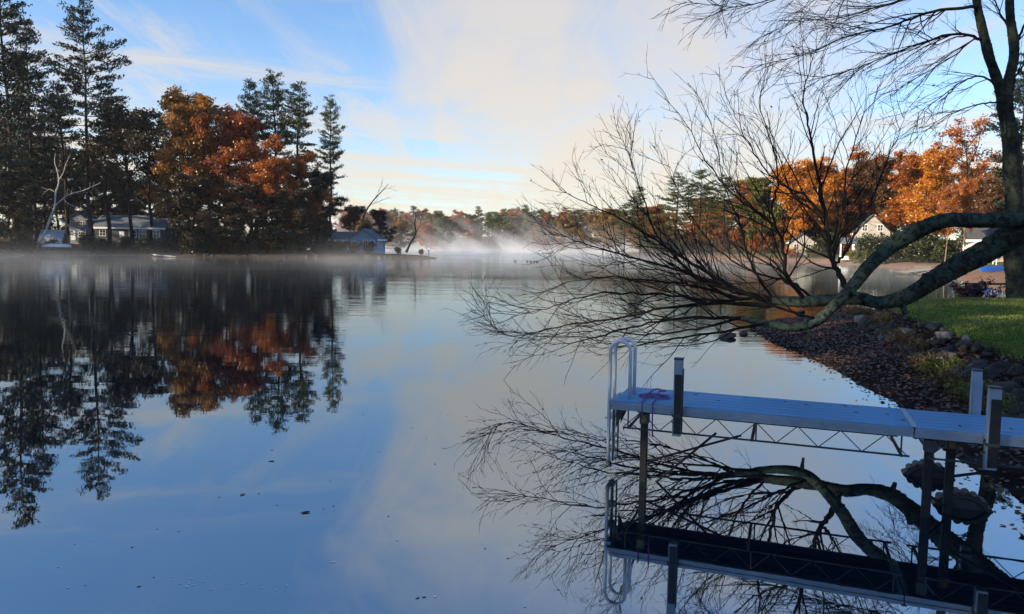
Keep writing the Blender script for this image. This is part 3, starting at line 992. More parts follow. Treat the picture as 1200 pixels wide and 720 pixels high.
shrub('yellow green shrub at the left end of the dark hedge', (1012 - 600) / FOC * 123, 123, 3.6, 'leaf_lime', 1, 1.0, 2.0)
shrub('purplish twiggy bush at the far edge of the lawn', at(1141, 340, 28.2).x, 28.2, 1.2, 'leaf_purple', 1, 1.05, 0.6)


# ------------------------------------------------------------------ bare trees with hand-laid limbs
def bare_tree(name, label, loc, limbs, seed, lv, mats, cat='tree', tw=None):
    """limbs: (part name, [(px,py,Y,radius)...]); lv: branching levels (n per metre, length, angle, up, points, t0, rmin)"""
    rng = np.random.default_rng(seed)
    o = thing(name, label, cat, loc)
    base = np.array(loc)
    mains = []
    for part, pts in limbs:
        P4 = np.array([(*at(a, b, c), r) for a, b, c, r in pts])
        S = smooth_line(P4, max(8, 5 * len(pts)))
        p, r = S[:, :3] - base, np.maximum(S[:, 3], 0.005)
        if part == 'branch':
            r = np.maximum(r * 0.57, 0.004)
            p[1:-1] += rng.normal(size=(len(p) - 2, 3)) * 0.012
        mains.append((part, p, r))
    for part, p, r in mains:
        if part == 'branch':
            link(part, mesh_np(part, *tubes_np([(p, r)], 7), mats[1], True), o)
            continue
        n = len(p) * 6                                    # thick wood: fine rings with ridges, swellings and scars
        tt, ti = np.linspace(0, 1, n), np.linspace(0, 1, len(p))
        p2 = np.column_stack([np.interp(tt, ti, p[:, k]) for k in range(3)])
        for _ in range(6): p2[1:-1] = (p2[:-2] + 2 * p2[1:-1] + p2[2:]) / 4
        ln = np.linalg.norm(np.diff(p2, axis=0), axis=1).sum()
        r2 = np.interp(tt, ti, r) * (1 + 0.05 * np.sin(tt * ln * 2.3 + 1) + 0.035 * np.sin(tt * ln * 5.1))
        S_ = 22
        V, F_ = tubes_np([(p2, r2)], S_)
        V = V.reshape(n, S_, 3)
        u_, w_ = np.meshgrid(tt * ln, np.arange(S_) * 2 * np.pi / S_, indexing='ij')
        bumpy = 0.045 * np.sin(3 * w_ + 1.5 * np.sin(u_ * 2.2)) + 0.03 * np.sin(7 * w_ + u_ * 6) + rng.normal(size=u_.shape) * 0.036
        V = p2[:, None, :] + (V - p2[:, None, :]) * (1 + bumpy)[..., None]
        link(part, mesh_np(part, V.reshape(-1, 3), F_, mats[0], True), o)
    cur = [(p, r) for part, p, r in mains if part == 'branch']
    fine = []
    for (n, L, ang, up, k, t0, rmin) in lv:
        cur = spawn(cur, rng, n, L, ang, up, k, t0, rmin)
        fine.append(cur)
    big = fine[0]
    link('boughs', mesh_np('boughs', *tubes_np(big, 6), mats[1], True), o)['kind'] = 'stuff'
    allf = [b for f in fine[1:] for b in f]
    link('twigs', mesh_np('twigs', *tubes_np(allf, 3), 'twig', True), o)['kind'] = 'stuff'
    return o, mains, fine


Yl = 13.0
LEAN = [
    ('trunk', [(1345, 455, 10.6, 0.385), (1335, 340, 10.8, 0.354), (1300, 262, 11.2, 0.339), (1262, 236, 11.7, 0.293), (1200, 268, 12.2, 0.208), (1160, 293, 12.5, 0.196), (1115, 316, 12.8, 0.181), (1085, 335, 13.0, 0.166),
                (1058, 350, 13.1, 0.131), (1030, 355, 13.2, 0.112), (1005, 350, 13.3, 0.115), (975, 352, 13.4, 0.115), (940, 354, 13.5, 0.100), (905, 352, 13.7, 0.085)]),
    ('limb', [(1330, 262, 11.0, 0.231), (1262, 252, 11.6, 0.154), (1200, 258, 12.0, 0.127), (1150, 259, 12.2, 0.123), (1112, 258, 12.4, 0.127), (1086, 266, 12.5, 0.127), (1050, 286, 12.7, 0.119), (1022, 308, 12.8, 0.115),
              (1000, 335, 12.9, 0.108), (980, 356, 12.9, 0.096), (958, 376, 12.9, 0.089), (930, 384, 12.9, 0.077), (900, 380, 13.0, 0.062), (868, 373, 13.1, 0.046)]),
    # long arms sweeping left over the water
    ('branch', [(905, 352, 13.7, 0.10), (875, 345, 13.8, 0.075), (838, 325, 14.0, 0.06), (800, 302, 14.2, 0.05), (768, 281, 14.4, 0.04), (725, 256, 14.6, 0.028), (688, 238, 14.8, 0.018), (655, 222, 15.0, 0.008)]),
    ('branch', [(900, 350, 13.7, 0.08), (840, 334, 13.5, 0.055), (780, 312, 13.4, 0.04), (725, 298, 13.3, 0.028), (680, 284, 13.2, 0.018), (648, 272, 13.2, 0.008)]),
    ('branch', [(905, 358, 13.6, 0.09), (845, 355, 13.7, 0.06), (785, 361, 13.9, 0.045), (725, 373, 14.1, 0.034), (660, 382, 14.3, 0.024), (600, 394, 14.5, 0.014), (575, 380, 14.6, 0.009), (563, 366, 14.6, 0.005)]),
    ('branch', [(868, 373, 13.1, 0.06), (810, 373, 13.0, 0.045), (750, 381, 12.9, 0.032), (690, 398, 12.8, 0.02), (645, 405, 12.8, 0.008)]),
    ('branch', [(900, 378, 13.0, 0.06), (850, 388, 12.8, 0.04), (790, 398, 12.6, 0.028), (735, 405, 12.5, 0.018), (700, 402, 12.4, 0.008)]),
    ('branch', [(870, 352, 13.8, 0.06), (812, 335, 14.3, 0.045), (770, 330, 14.7, 0.034), (715, 325, 15.1, 0.024), (670, 330, 15.4, 0.014), (630, 345, 15.6, 0.007)]),
    ('branch', [(880, 350, 13.7, 0.055), (830, 352, 13.2, 0.045), (770, 345, 12.8, 0.034), (700, 345, 12.5, 0.022), (640, 362, 12.2, 0.012), (600, 372, 12.1, 0.006)]),
    ('branch', [(868, 373, 13.1, 0.05), (820, 385, 13.4, 0.035), (760, 392, 13.7, 0.026), (700, 388, 14.0, 0.018), (640, 392, 14.2, 0.01), (585, 388, 14.3, 0.006)]),
    # uprights
    ('branch', [(862, 352, 13.8, 0.06), (812, 322, 13.9, 0.042), (772, 278, 14.1, 0.032), (752, 228, 14.3, 0.022), (738, 185, 14.4, 0.014), (725, 158, 14.5, 0.006)]),
    ('branch', [(943, 354, 13.5, 0.085), (934, 340, 13.42, 0.07), (921, 322, 13.4, 0.062), (917, 287, 13.5, 0.055), (905, 263, 13.6, 0.046), (885, 246, 13.8, 0.036), (862, 232, 14.0, 0.028), (832, 195, 14.2, 0.02), (806, 150, 14.4, 0.013), (760, 84, 14.6, 0.006)]),
    ('branch', [(993, 344, 12.93, 0.10), (985, 324, 13.05, 0.09), (973, 300, 13.1, 0.072), (970, 270, 13.2, 0.066), (964, 238, 13.2, 0.056), (955, 188, 13.3, 0.042), (948, 148, 13.4, 0.03), (941, 112, 13.5, 0.02), (950, 78, 13.6, 0.012), (962, 45, 13.7, 0.005)]),
    ('branch', [(965, 255, 13.2, 0.05), (945, 230, 13.3, 0.04), (915, 215, 13.5, 0.03), (890, 190, 13.7, 0.022), (868, 150, 13.9, 0.014), (850, 112, 14.0, 0.006)]),
    ('branch', [(917, 285, 13.5, 0.045), (905, 250, 13.3, 0.034), (912, 215, 13.1, 0.026), (903, 165, 12.9, 0.018), (890, 120, 12.8, 0.012), (905, 80, 12.7, 0.006)]),
    ('branch', [(979, 311, 13.08, 0.05), (990, 296, 13.2, 0.042), (1000, 280, 13.3, 0.038), (1020, 240, 13.5, 0.028), (1035, 200, 13.7, 0.02), (1052, 160, 13.9, 0.012), (1066, 125, 14.0, 0.005)]),
    ('branch', [(972, 300, 13.1, 0.045), (985, 262, 12.9, 0.034), (990, 215, 12.7, 0.025), (1002, 165, 12.6, 0.016), (1020, 110, 12.5, 0.006)]),
    ('branch', [(905, 350, 13.7, 0.05), (880, 310, 14.0, 0.038), (868, 265, 14.3, 0.028), (848, 215, 14.6, 0.02), (840, 165, 14.8, 0.012), (822, 120, 15.0, 0.006)]),
    ('branch', [(950, 348, 13.5, 0.05), (925, 330, 13.9, 0.042), (888, 320, 14.2, 0.034), (850, 300, 14.5, 0.026), (815, 262, 14.8, 0.018), (795, 222, 15.0, 0.01), (785, 195, 15.1, 0.005)]),
    ('branch', [(958, 375, 12.9, 0.05), (915, 362, 12.6, 0.04), (860, 340, 12.4, 0.03), (800, 328, 12.2, 0.02), (745, 312, 12.1, 0.012), (700, 300, 12.0, 0.006)]),
]
lt, lmains, lfine = bare_tree('leaning_tree', 'bare lichen covered tree leaning out low over the water above the dock', (11.2, 10.7, 0.9), LEAN, 21,
          [(4.7, (0.5, 1.8), (0.3, 0.75), 0.055, 8, 0.12, 0.0065), (4.7, (0.25, 0.95), (0.28, 0.7), 0.05, 6, 0.15, 0.0044), (3.8, (0.12, 0.40), (0.3, 0.75), 0.04, 4, 0.2, 0.0034)],
          ('bark_lichen', 'bark_oak'))

rl = np.random.default_rng(61)
for mi, tt, d, L in ((0, 0.62, (0.1, -0.3, -0.9), 0.16), (1, 0.80, (0.0, -0.2, -1), 0.22), (0, 0.55, (-0.2, -0.5, 0.8), 0.14), (1, 0.42, (0.2, -0.4, 0.8), 0.12), (0, 0.8, (-0.1, -0.4, 0.9), 0.2), (1, 0.62, (-0.1, -0.6, -0.6), 0.10)):
    _, p, r = lmains[mi]
    q, _t = interp(p, tt)
    r0 = float(np.interp(tt, np.linspace(0, 1, len(r)), r))
    d = unit(np.array(d))
    pts = np.array([q, q + d * r0 * 0.9, q + d * (r0 + L * 0.5) + rl.normal(size=3) * 0.01, q + d * (r0 + L)])
    link('broken_stub', mesh_np('broken_stub', *tubes_np([(pts, np.array([r0 * 0.75, r0 * 0.5, r0 * 0.36, r0 * 0.28]))], 9), 'bark_lichen', True), lt)
ends = np.array([p[-1] for p, _ in lfine[2]])
C = ends[rl.integers(0, len(ends), 420)]
V, Fq = leaves_at(C, rl, 0.024, 0.012)
link('dead_leaves', mesh_np('dead_leaves', V, Fq, 'litter'), lt)['kind'] = 'stuff'

T2 = [
    ('trunk', [(1193, 356, 27, 0.446), (1191, 340, 27, 0.331), (1188, 290, 27, 0.302), (1188, 230, 27, 0.288), (1184, 165, 27, 0.266), (1178, 120, 27, 0.259), (1183, 90, 27, 0.187), (1189, 60, 27, 0.158), (1183, 10, 27, 0.144), (1186, -60, 27, 0.115), (1180, -150, 27, 0.072)]),
    ('limb', [(1178, 124, 27, 0.202), (1168, 92, 26.9, 0.173), (1158, 62, 26.8, 0.158), (1149, 25, 26.7, 0.144), (1143, -10, 26.6, 0.122), (1136, -70, 26.5, 0.086), (1130, -140, 26.4, 0.050)]),
    ('branch', [(1154, 48, 26.8, 0.10), (1128, 40, 26.4, 0.08), (1093, 46, 26.0, 0.06), (1047, 63, 25.6, 0.04), (1003, 80, 25.2, 0.024), (960, 92, 25.0, 0.012)]),
    ('branch', [(1146, 8, 26.6, 0.11), (1095, 13, 26.0, 0.085), (1047, 30, 25.4, 0.06), (993, 43, 24.9, 0.04), (943, 64, 24.4, 0.024), (870, 80, 24.0, 0.010)]),
    ('branch', [(1167, 100, 26.9, 0.075), (1150, 90, 26.4, 0.055), (1126, 97, 25.9, 0.042), (1100, 116, 25.4, 0.028), (1070, 136, 25.0, 0.012)]),
    ('branch', [(1143, -5, 26.6, 0.10), (1090, -8, 27.2, 0.075), (1030, 8, 27.8, 0.052), (980, 22, 28.2, 0.034), (925, 28, 28.6, 0.02), (880, 52, 29, 0.010)]),
    ('branch', [(1140, -40, 26.5, 0.10), (1060, -48, 25.8, 0.075), (990, -20, 25.2, 0.052), (920, -4, 24.6, 0.034), (860, 8, 24.2, 0.02), (800, 2, 23.8, 0.010)]),
    ('branch', [(1138, -60, 26.5, 0.09), (1040, -80, 27.5, 0.065), (950, -50, 28.2, 0.045), (880, -22, 28.8, 0.03), (835, 10, 29.2, 0.012)]),
    ('branch', [(1160, 70, 26.8, 0.08), (1145, 45, 27.4, 0.06), (1118, 65, 28.0, 0.045), (1085, 85, 28.6, 0.03), (1050, 105, 29.0, 0.012)]),
    ('branch', [(1176, 120, 27, 0.06), (1150, 122, 26.2, 0.045), (1118, 132, 25.6, 0.03), (1080, 152, 25.2, 0.012)]),
    ('branch', [(1188, 60, 27, 0.09), (1200, 30, 27.2, 0.07), (1216, -10, 27.4, 0.05), (1232, -60, 27.6, 0.02)]),
    ('branch', [(1186, 40, 27, 0.07), (1172, 15, 27.3, 0.05), (1160, -15, 27.6, 0.035), (1150, -60, 27.9, 0.015)]),
    ('branch', [(1183, 100, 27, 0.07), (1203, 72, 26.6, 0.05), (1228, 50, 26.2, 0.03), (1256, 40, 26.0, 0.012)]),
    ('branch', [(1136, -70, 26.5, 0.07), (1110, -130, 26.0, 0.05), (1070, -190, 25.4, 0.03), (1020, -240, 25.0, 0.012)]),
    ('branch', [(1184, -80, 27, 0.09), (1160, -160, 26.4, 0.06), (1120, -240, 25.8, 0.03), (1080, -310, 25.2, 0.012)]),
    ('branch', [(1183, -100, 27, 0.08), (1215, -170, 27.4, 0.05), (1240, -250, 27.8, 0.02)]),
]
gz = gr(1190, 349, 1.05)
bare_tree('bare_tree', 'tall dark bare tree at the edge of the lawn with drooping fine twigs', (gz.x, 27.0, 0.9), T2, 23,
          [(2.6, (0.9, 3.2), (0.18, 0.6), -0.016, 8, 0.12, 0.013), (2.9, (0.5, 1.5), (0.2, 0.6), -0.01, 6, 0.12, 0.009), (2.4, (0.25, 0.75), (0.2, 0.7), 0.0, 4, 0.15, 0.007)],
          ('bark_trunk', 'bark_oak'))

# leaning birch on the left bank and the two bare trees at the point
bx = gr(44, 296, 0.5)
bare_tree('birch_tree', 'leaning white birch without leaves in front of the left bank', (bx.x, 128.6, 0.3), [
    ('trunk', [(37, 298, 128.6, 0.26), (46, 285, 128.6, 0.22), (54, 270, 128.5, 0.19), (59, 255, 128.5, 0.17), (64, 243, 128.4, 0.155), (65, 228, 128.4, 0.13), (69, 213, 128.3, 0.11), (67, 200, 128.3, 0.09), (64, 190, 128.3, 0.06), (65, 180, 128.2, 0.035)]),
    ('branch', [(65, 241, 128.4, 0.17), (74, 233, 128.2, 0.15), (84, 227, 128.0, 0.12), (99, 223, 127.8, 0.09), (118, 214, 127.6, 0.04)]),
    ('branch', [(60, 254, 128.5, 0.15), (70, 257, 128.2, 0.13), (80, 264, 127.9, 0.11), (92, 272, 127.7, 0.05)]),
    ('branch', [(68, 212, 128.3, 0.12), (74, 203, 128.1, 0.10), (77, 193, 128.0, 0.08), (83, 181, 127.8, 0.03)]),
    ('branch', [(65, 226, 128.4, 0.09), (58, 222, 128.7, 0.07), (50, 228, 129, 0.03)]),
    ('branch', [(74, 233, 128.2, 0.09), (82, 240, 128.0, 0.07), (92, 243, 127.9, 0.03)]),
], 3, [(1.6, (0.6, 2.0), (0.4, 0.9), 0.05, 5, 0.2, 0.028), (1.6, (0.3, 1.0), (0.4, 0.9), 0.03, 4, 0.2, 0.018)], ('bark_birch', 'bark_birch'))
px0 = gr(478, 294.5, 0.9)
bare_tree('bare_tree', 'small leaning bare tree on the grassy point', (px0.x, 144.6, 0.55), [
    ('trunk', [(476, 296, 144.6, 0.26), (481, 285, 144.6, 0.20), (487, 274, 144.6, 0.17), (486, 262, 144.6, 0.13), (488, 252, 144.6, 0.07)]),
    ('branch', [(487, 274, 144.6, 0.12), (492, 265, 144.6, 0.08), (494, 257, 144.5, 0.03)]),
    ('branch', [(486, 264, 144.6, 0.08), (481, 258, 144.4, 0.05), (477, 254, 144.2, 0.02)]),
    ('branch', [(487, 256, 144.6, 0.06), (487, 249, 144.5, 0.03), (485, 245, 144.4, 0.015)]),
], 4, [(2.2, (0.6, 1.8), (0.4, 1.0), 0.06, 5, 0.2, 0.025), (2.2, (0.3, 0.9), (0.4, 0.9), 0.03, 4, 0.2, 0.016)], ('bark_oak', 'bark_oak'))
px0 = gr(424, 290, 1.3)
bare_tree('bare_tree', 'tall pale bare tree leaning right behind the blue cottage', (px0.x, 158, 1.0), [
    ('trunk', [(420, 292, 158, 0.28), (422, 272, 158, 0.22), (428, 250, 158, 0.18), (436, 237, 158, 0.14), (446, 226, 158, 0.10), (455, 216, 158, 0.05)]),
    ('branch', [(434, 240, 158, 0.10), (445, 236, 158, 0.07), (456, 232, 157.6, 0.03)]),
    ('branch', [(440, 232, 158, 0.10), (446, 220, 158.4, 0.06), (448, 212, 158.6, 0.03)]),
    ('branch', [(450, 222, 158, 0.07), (458, 221, 157.6, 0.04), (464, 224, 157.4, 0.02)]),
], 6, [(1.6, (0.6, 2.0), (0.3, 0.8), 0.02, 5, 0.2, 0.025), (1.6, (0.4, 1.0), (0.4, 0.9), 0.0, 4, 0.2, 0.015)], ('bark_pale', 'bark_pale'))


# ------------------------------------------------------------------ houses
def gable_house(name, label, loc, rz, wd, dp, hw, hr, wall, roof, windows, axis='x', chimney=None, door=None, over=0.35, cat='house'):
    """walls wd x dp x hw, ridge hr above the eaves running along axis; front face looks to local -y.
    windows: (face 'f'|'r'|'l', centre along the face, centre height, width, height)"""
    o = thing(name, label, cat, loc, rz)
    b = MB()
    x, y = wd / 2, dp / 2
    if axis == 'x':
        V = [(-x, -y, -1), (x, -y, -1), (x, y, -1), (-x, y, -1), (-x, -y, hw), (x, -y, hw), (x, y, hw), (-x, y, hw), (-x, 0, hw + hr), (x, 0, hw + hr)]
        Fq = [(0, 1, 5, 4), (2, 3, 7, 6), (1, 2, 6, 9, 5), (3, 0, 4, 8, 7), (0, 3, 2, 1)]
    else:
        V = [(-x, -y, -1), (x, -y, -1), (x, y, -1), (-x, y, -1), (-x, -y, hw), (x, -y, hw), (x, y, hw), (-x, y, hw), (0, -y, hw + hr), (0, y, hw + hr)]
        Fq = [(1, 2, 6, 5), (3, 0, 4, 7), (0, 1, 5, 8, 4), (2, 3, 7, 9, 6), (0, 3, 2, 1)]
    b.add(V, Fq).build('wall', wall, o)
    th = 0.16
    half = y if axis == 'x' else x
    ln = (x if axis == 'x' else y) + over
    sl_ = hr / half
    for s in (-1, 1):
        e = half + over
        pr = [(0, hr + 0.02), (s * e, hr - sl_ * e + 0.02), (s * e, hr - sl_ * e + th), (0, hr + th)]
        q = MB()
        if axis == 'x':
            V = [(-ln, a, hw + c) for a, c in pr] + [(ln, a, hw + c) for a, c in pr]
        else:
            V = [(a, -ln, hw + c) for a, c in pr] + [(a, ln, hw + c) for a, c in pr]
        q.add(V, [(0, 1, 2, 3), (7, 6, 5, 4), (0, 4, 5, 1), (1, 5, 6, 2), (2, 6, 7, 3), (3, 7, 4, 0)])
        rp = q.build('roof', roof, o)
        q = MB()                                          # white fascia along the eave
        zz = hw + hr - sl_ * e
        if axis == 'x': q.box((-ln, s * e - 0.04, zz - 0.16), (ln, s * e + 0.04, zz + th + 0.03))
        else: q.box((s * e - 0.04, -ln, zz - 0.16), (s * e + 0.04, ln, zz + th + 0.03))
        q.build('fascia', 'trim_white', rp)
    for f, c, z, ww, wh in windows:
        g = MB()
        t_ = 0.09
        for a0, a1, z0, z1 in ((-ww / 2 - t_, ww / 2 + t_, -wh / 2 - t_, -wh / 2), (-ww / 2 - t_, ww / 2 + t_, wh / 2, wh / 2 + t_), (-ww / 2 - t_, -ww / 2, -wh / 2, wh / 2),
                               (ww / 2, ww / 2 + t_, -wh / 2, wh / 2), (-0.025, 0.025, -wh / 2, wh / 2), (-ww / 2, -0.025, -0.025, 0.025), (0.025, ww / 2, -0.025, 0.025)):
            g.box((a0, -0.07, z0), (a1, 0.03, z1))
        pos = {'f': (c, -y, z), 'r': (x, c, z), 'l': (-x, c, z)}[f]
        rot = {'f': 0, 'r': math.pi / 2, 'l': -math.pi / 2}[f]
        wo_ = g.build('window', 'trim_white', o, loc=pos, rot=(0, 0, rot))
        MB().box((-ww / 2, -0.02, -wh / 2), (ww / 2, 0.02, wh / 2)).build('pane', 'glass', wo_)
    if door:
        f, c, ww, wh = door
        pos = {'f': (c, -y, 0), 'r': (x, c, 0)}[f]
        dr = MB().box((-ww / 2, -0.06, 0), (ww / 2, 0.02, wh)).build('door', 'trim_white', o, loc=pos, rot=(0, 0, 0 if f == 'f' else math.pi / 2))
        MB().box((ww / 2 - 0.14, -0.13, 0.95), (ww / 2 - 0.06, -0.06, 1.05)).build('handle', 'steel_dark', dr)
    if chimney:
        MB().box((chimney[0] - 0.3, chimney[1] - 0.3, hw), (chimney[0] + 0.3, chimney[1] + 0.3, hw + hr + 0.9)).build('chimney', 'wall_brown', o, bevel=0.03)
    return o


def on(px, Y, dz=0.0):
    X = (px - 600) / FOC * Y
    return (X, Y, ground_at(X, Y) + dz)


gable_house('cottage', 'blue cottage with white trim on the point', (at(431, 280, 152).x, 152, 1.15), R(-8), 5.6, 6.0, 2.6, 1.9, 'wall_blue', 'roof_slate',
            [('f', -1.9, 1.55, 0.7, 0.9), ('f', 0.6, 1.5, 0.75, 1.5), ('f', 2.0, 1.5, 0.75, 1.5), ('r', -1.5, 1.5, 0.8, 1.3), ('r', 0.4, 1.5, 0.8, 1.3)], axis='y', over=0.4)
p = at(407, 285, 152.6)
o = gable_house('porch_wing', 'low porch wing of the blue cottage with a slate roof', (p.x - 0.3, 153.2, 1.15), R(-8), 5.6, 4.2, 2.4, 1.5, 'wall_blue', 'roof_slate', [('f', -1.7, 1.35, 1.1, 1.1), ('f', 0.2, 1.35, 1.1, 1.1)], axis='x', door=('f', 1.9, 0.9, 2.0))
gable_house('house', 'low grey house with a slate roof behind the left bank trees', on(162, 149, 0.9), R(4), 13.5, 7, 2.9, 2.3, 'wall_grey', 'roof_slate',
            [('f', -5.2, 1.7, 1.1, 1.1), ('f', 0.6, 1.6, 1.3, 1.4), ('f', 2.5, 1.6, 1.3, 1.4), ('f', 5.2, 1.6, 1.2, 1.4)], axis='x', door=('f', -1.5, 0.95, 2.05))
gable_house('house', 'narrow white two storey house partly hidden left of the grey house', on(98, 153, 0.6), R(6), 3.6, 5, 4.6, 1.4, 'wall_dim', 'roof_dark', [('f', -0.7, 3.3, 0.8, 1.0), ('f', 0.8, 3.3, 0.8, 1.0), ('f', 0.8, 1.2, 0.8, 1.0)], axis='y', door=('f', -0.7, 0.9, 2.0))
gable_house('shed', 'small grey shed with a steep roof behind the white boat', on(64, 133.5, 0.0), R(10), 3.6, 3.0, 1.5, 1.9, 'wall_brown', 'tarp', [('f', 0, 0.8, 0.9, 0.6)], axis='x', over=0.25, cat='shed')
gable_house('house', 'white gabled house with a slate porch roof beyond the cove', on(1017, 140, 0.6), R(-22), 6.0, 7, 4.4, 3.2, 'wall_white', 'roof_dark',
            [('f', -1.3, 5.2, 0.8, 1.1), ('f', 1.3, 5.2, 0.8, 1.1), ('f', -1.6, 1.5, 0.9, 1.3), ('f', 1.6, 1.5, 0.9, 1.3), ('l', 0, 1.5, 0.9, 1.3)], axis='y', door=('f', 0, 0.95, 2.05))
pp = on(1013, 134.8, 0.6)
por = thing('porch', 'white columned porch with slate roof in front of the gabled house', 'porch', pp, R(-22))
MB().add([(-4.6, -1.3, 2.35), (4.6, -1.3, 2.35), (4.6, 1.3, 3.4), (-4.6, 1.3, 3.4), (-4.6, -1.3, 2.5), (4.6, -1.3, 2.5), (4.6, 1.3, 3.55), (-4.6, 1.3, 3.55)],
         [(0, 3, 2, 1), (4, 5, 6, 7), (0, 1, 5, 4), (1, 2, 6, 5), (2, 3, 7, 6), (3, 0, 4, 7)]).build('roof', 'roof_slate', por)
for cx in (-4.4, -2.2, 0, 2.2, 4.4):
    MB().box((cx - 0.12, -1.22, -1), (cx + 0.12, -0.98, 2.35)).build('column', 'trim_white', por)
MB().box((-4.5, -1.3, -0.6), (4.5, 1.2, 0.12)).build('floor_slab', 'trim_white', por)
gable_house('house', 'white house half hidden by the brilliant orange tree', on(936, 158, 0.5), R(-15), 4.6, 6, 2.6, 1.7, 'wall_white', 'roof_dark', [('f', -1.2, 1.5, 0.9, 1.1), ('f', 1.2, 1.5, 0.9, 1.1)], axis='y')
gable_house('house', 'low tan house behind the beach beside the near trunk', on(1170, 104, 0.4), R(-24), 9, 6, 2.6, 1.7, 'wall_tan', 'roof_dark', [('f', -2.8, 1.5, 1.1, 1.1), ('f', 0.0, 1.5, 1.1, 1.1), ('f', 2.8, 1.5, 1.1, 1.1)], axis='x')


# ------------------------------------------------------------------ boats and small things on the banks
def hull(L, W, H, n=14, k=10):
    """upturned hull: keel up, length along x"""
    V, F_ = [], []
    for i in range(n + 1):
        u = -1 + 2 * i / n
        b = max(0.03, (1 - abs(u) ** 2.4))
        for j in range(k + 1):
            a = math.pi * j / k
            V.append((u * L / 2, math.cos(a) * W / 2 * b, (math.sin(a) ** 0.75) * H * (0.45 + 0.55 * b ** 0.5)))
    for i in range(n):
        for j in range(k):
            q = i * (k + 1) + j
            F_.append((q, q + k + 1, q + k + 2, q + 1))
    F_.append(tuple(range(k + 1)))
    F_.append(tuple(n * (k + 1) + j for j in range(k + 1))[::-1])
    return V, F_


bt = thing('rowing_boat', 'white upturned rowing boat on a low rack at the left shore', 'boat', on(67, 129.4, 0.85), R(8))
MB().add(*hull(5.0, 1.6, 0.62)).build('hull', 'boat_white', bt, smooth=True)
MB().bar((-2.3, 0, 0.62), (2.3, 0, 0.62), 0.04).build('keel', 'alu_dull', bt)
rk = thing('boat_rack', 'dark timber rack holding up the white rowing boat', 'rack', on(67, 129.4, 0.0), R(8))
for s in (-1.4, 1.4):
    MB().box((s - 0.06, -0.9, 0.70), (s + 0.06, 0.9, 0.84)).build('crossbar', 'plank_dark', rk)
    for q in (-0.7, 0.7):
        MB().box((s - 0.05, q - 0.05, -0.6), (s + 0.05, q + 0.05, 0.70)).build('leg', 'plank_dark', rk)
dk = thing('landing_stage', 'old plank landing stage below the white rowing boat', 'landing stage', (at(78, 292, 126.2).x, 126.4, 0.62), R(5))
for i in range(7):
    MB().box((-3.6, -0.72 + i * 0.21, 0), (3.6, -0.72 + i * 0.21 + 0.19, 0.07)).build('plank', 'plank_grey', dk)
for sx in (-3.3, 0, 3.3):
    for sy in (-0.6, 0.6):
        MB().bar((sx, sy, -2.0), (sx, sy, 0.0), 0.07).build('pile', 'plank_dark', dk)
lg = MB().tube([at(-6, 291, 126), at(14, 297, 125.8), at(30, 300.2, 125.5), at(56, 302, 125)], [0.16, 0.13, 0.10, 0.05], 7)
tag(lg.build('fallen_log', 'bark_pale', smooth=True), 'pale fallen trunk lying into the water at the left edge', 'log')
lg = MB().tube([gr(170, 297.5, 0.4), gr(188, 299.5, 0.25), gr(206, 301, 0.12)], [0.14, 0.11, 0.06], 7)
tag(lg.build('driftwood', 'bark_birch', smooth=True), 'pale driftwood branch at the waterline below the grey house', 'log')

rng = random.Random(12)


def rock_mesh(seed, sub=16):
    r = random.Random(seed)
    bm = bmesh.new()
    for _ in range(sub):
        v = Vector((r.gauss(0, 1), r.gauss(0, 1), r.gauss(0, 1))).normalized()
        bm.verts.new((v.x * 0.5 * r.uniform(0.8, 1.15), v.y * 0.38 * r.uniform(0.8, 1.15), v.z * 0.26 * r.uniform(0.8, 1.15)))
    bmesh.ops.convex_hull(bm, input=bm.verts)
    for v in [v for v in bm.verts if not v.link_faces]:
        bm.verts.remove(v)
    bmesh.ops.bevel(bm, geom=list(bm.edges), offset=0.025, segments=1, affect='EDGES', clamp_overlap=True)
    me = bpy.data.meshes.new('stone')
    bm.to_mesh(me)
    bm.free()
    me.materials.append(MATS['stone'])
    return me


ROCKS = [rock_mesh(s) for s in range(9)]
# stones along the left waterline
for i in range(46):
    px = rng.uniform(90, 512)
    front = np.interp(px, [0, 90, 200, 330, 400, 440, 515], [126.5, 128.5, 131, 134.5, 138.5, 141, 144])
    X = (px - 600) / FOC * front
    tag(link('shore_rock', rng.choice(ROCKS), None, (X, front - 0.2, rng.uniform(0.0, 0.15)), (rng.uniform(-.3, .3), rng.uniform(-.3, .3), rng.uniform(0, 6)), rng.uniform(0.7, 1.9)),
        'grey rock at the waterline of the left bank', 'rock', 'rocks along the left waterline')

# small things on the point
bp = thing('bird_bath', 'pedestal bird bath beside the small dark shrub on the point', 'bird bath', (at(469.5, 290, 145.5).x, 145.5, 0.7))
MB().tube([(0, 0, -0.1), (0, 0, 0.1), (0, 0, 0.9)], [0.22, 0.09, 0.08], 8).build('pedestal', 'stone', bp)
MB().tube([(0, 0, 0.86), (0, 0, 0.92), (0, 0, 1.02)], [0.1, 0.3, 0.38], 10).build('bowl', 'stone', bp)
pt = thing('mooring_post', 'short dark post near the tip of the point', 'post', (at(502.5, 293, 144.6).x, 144.6, 0.4))
MB().bar((0, 0, -0.3), (0, 0, 1.1), 0.09).build('shaft', 'plank_dark', pt)
MB().bar((0, 0, 1.1), (0, 0, 1.25), 0.16).build('cap', 'plank_dark', pt)

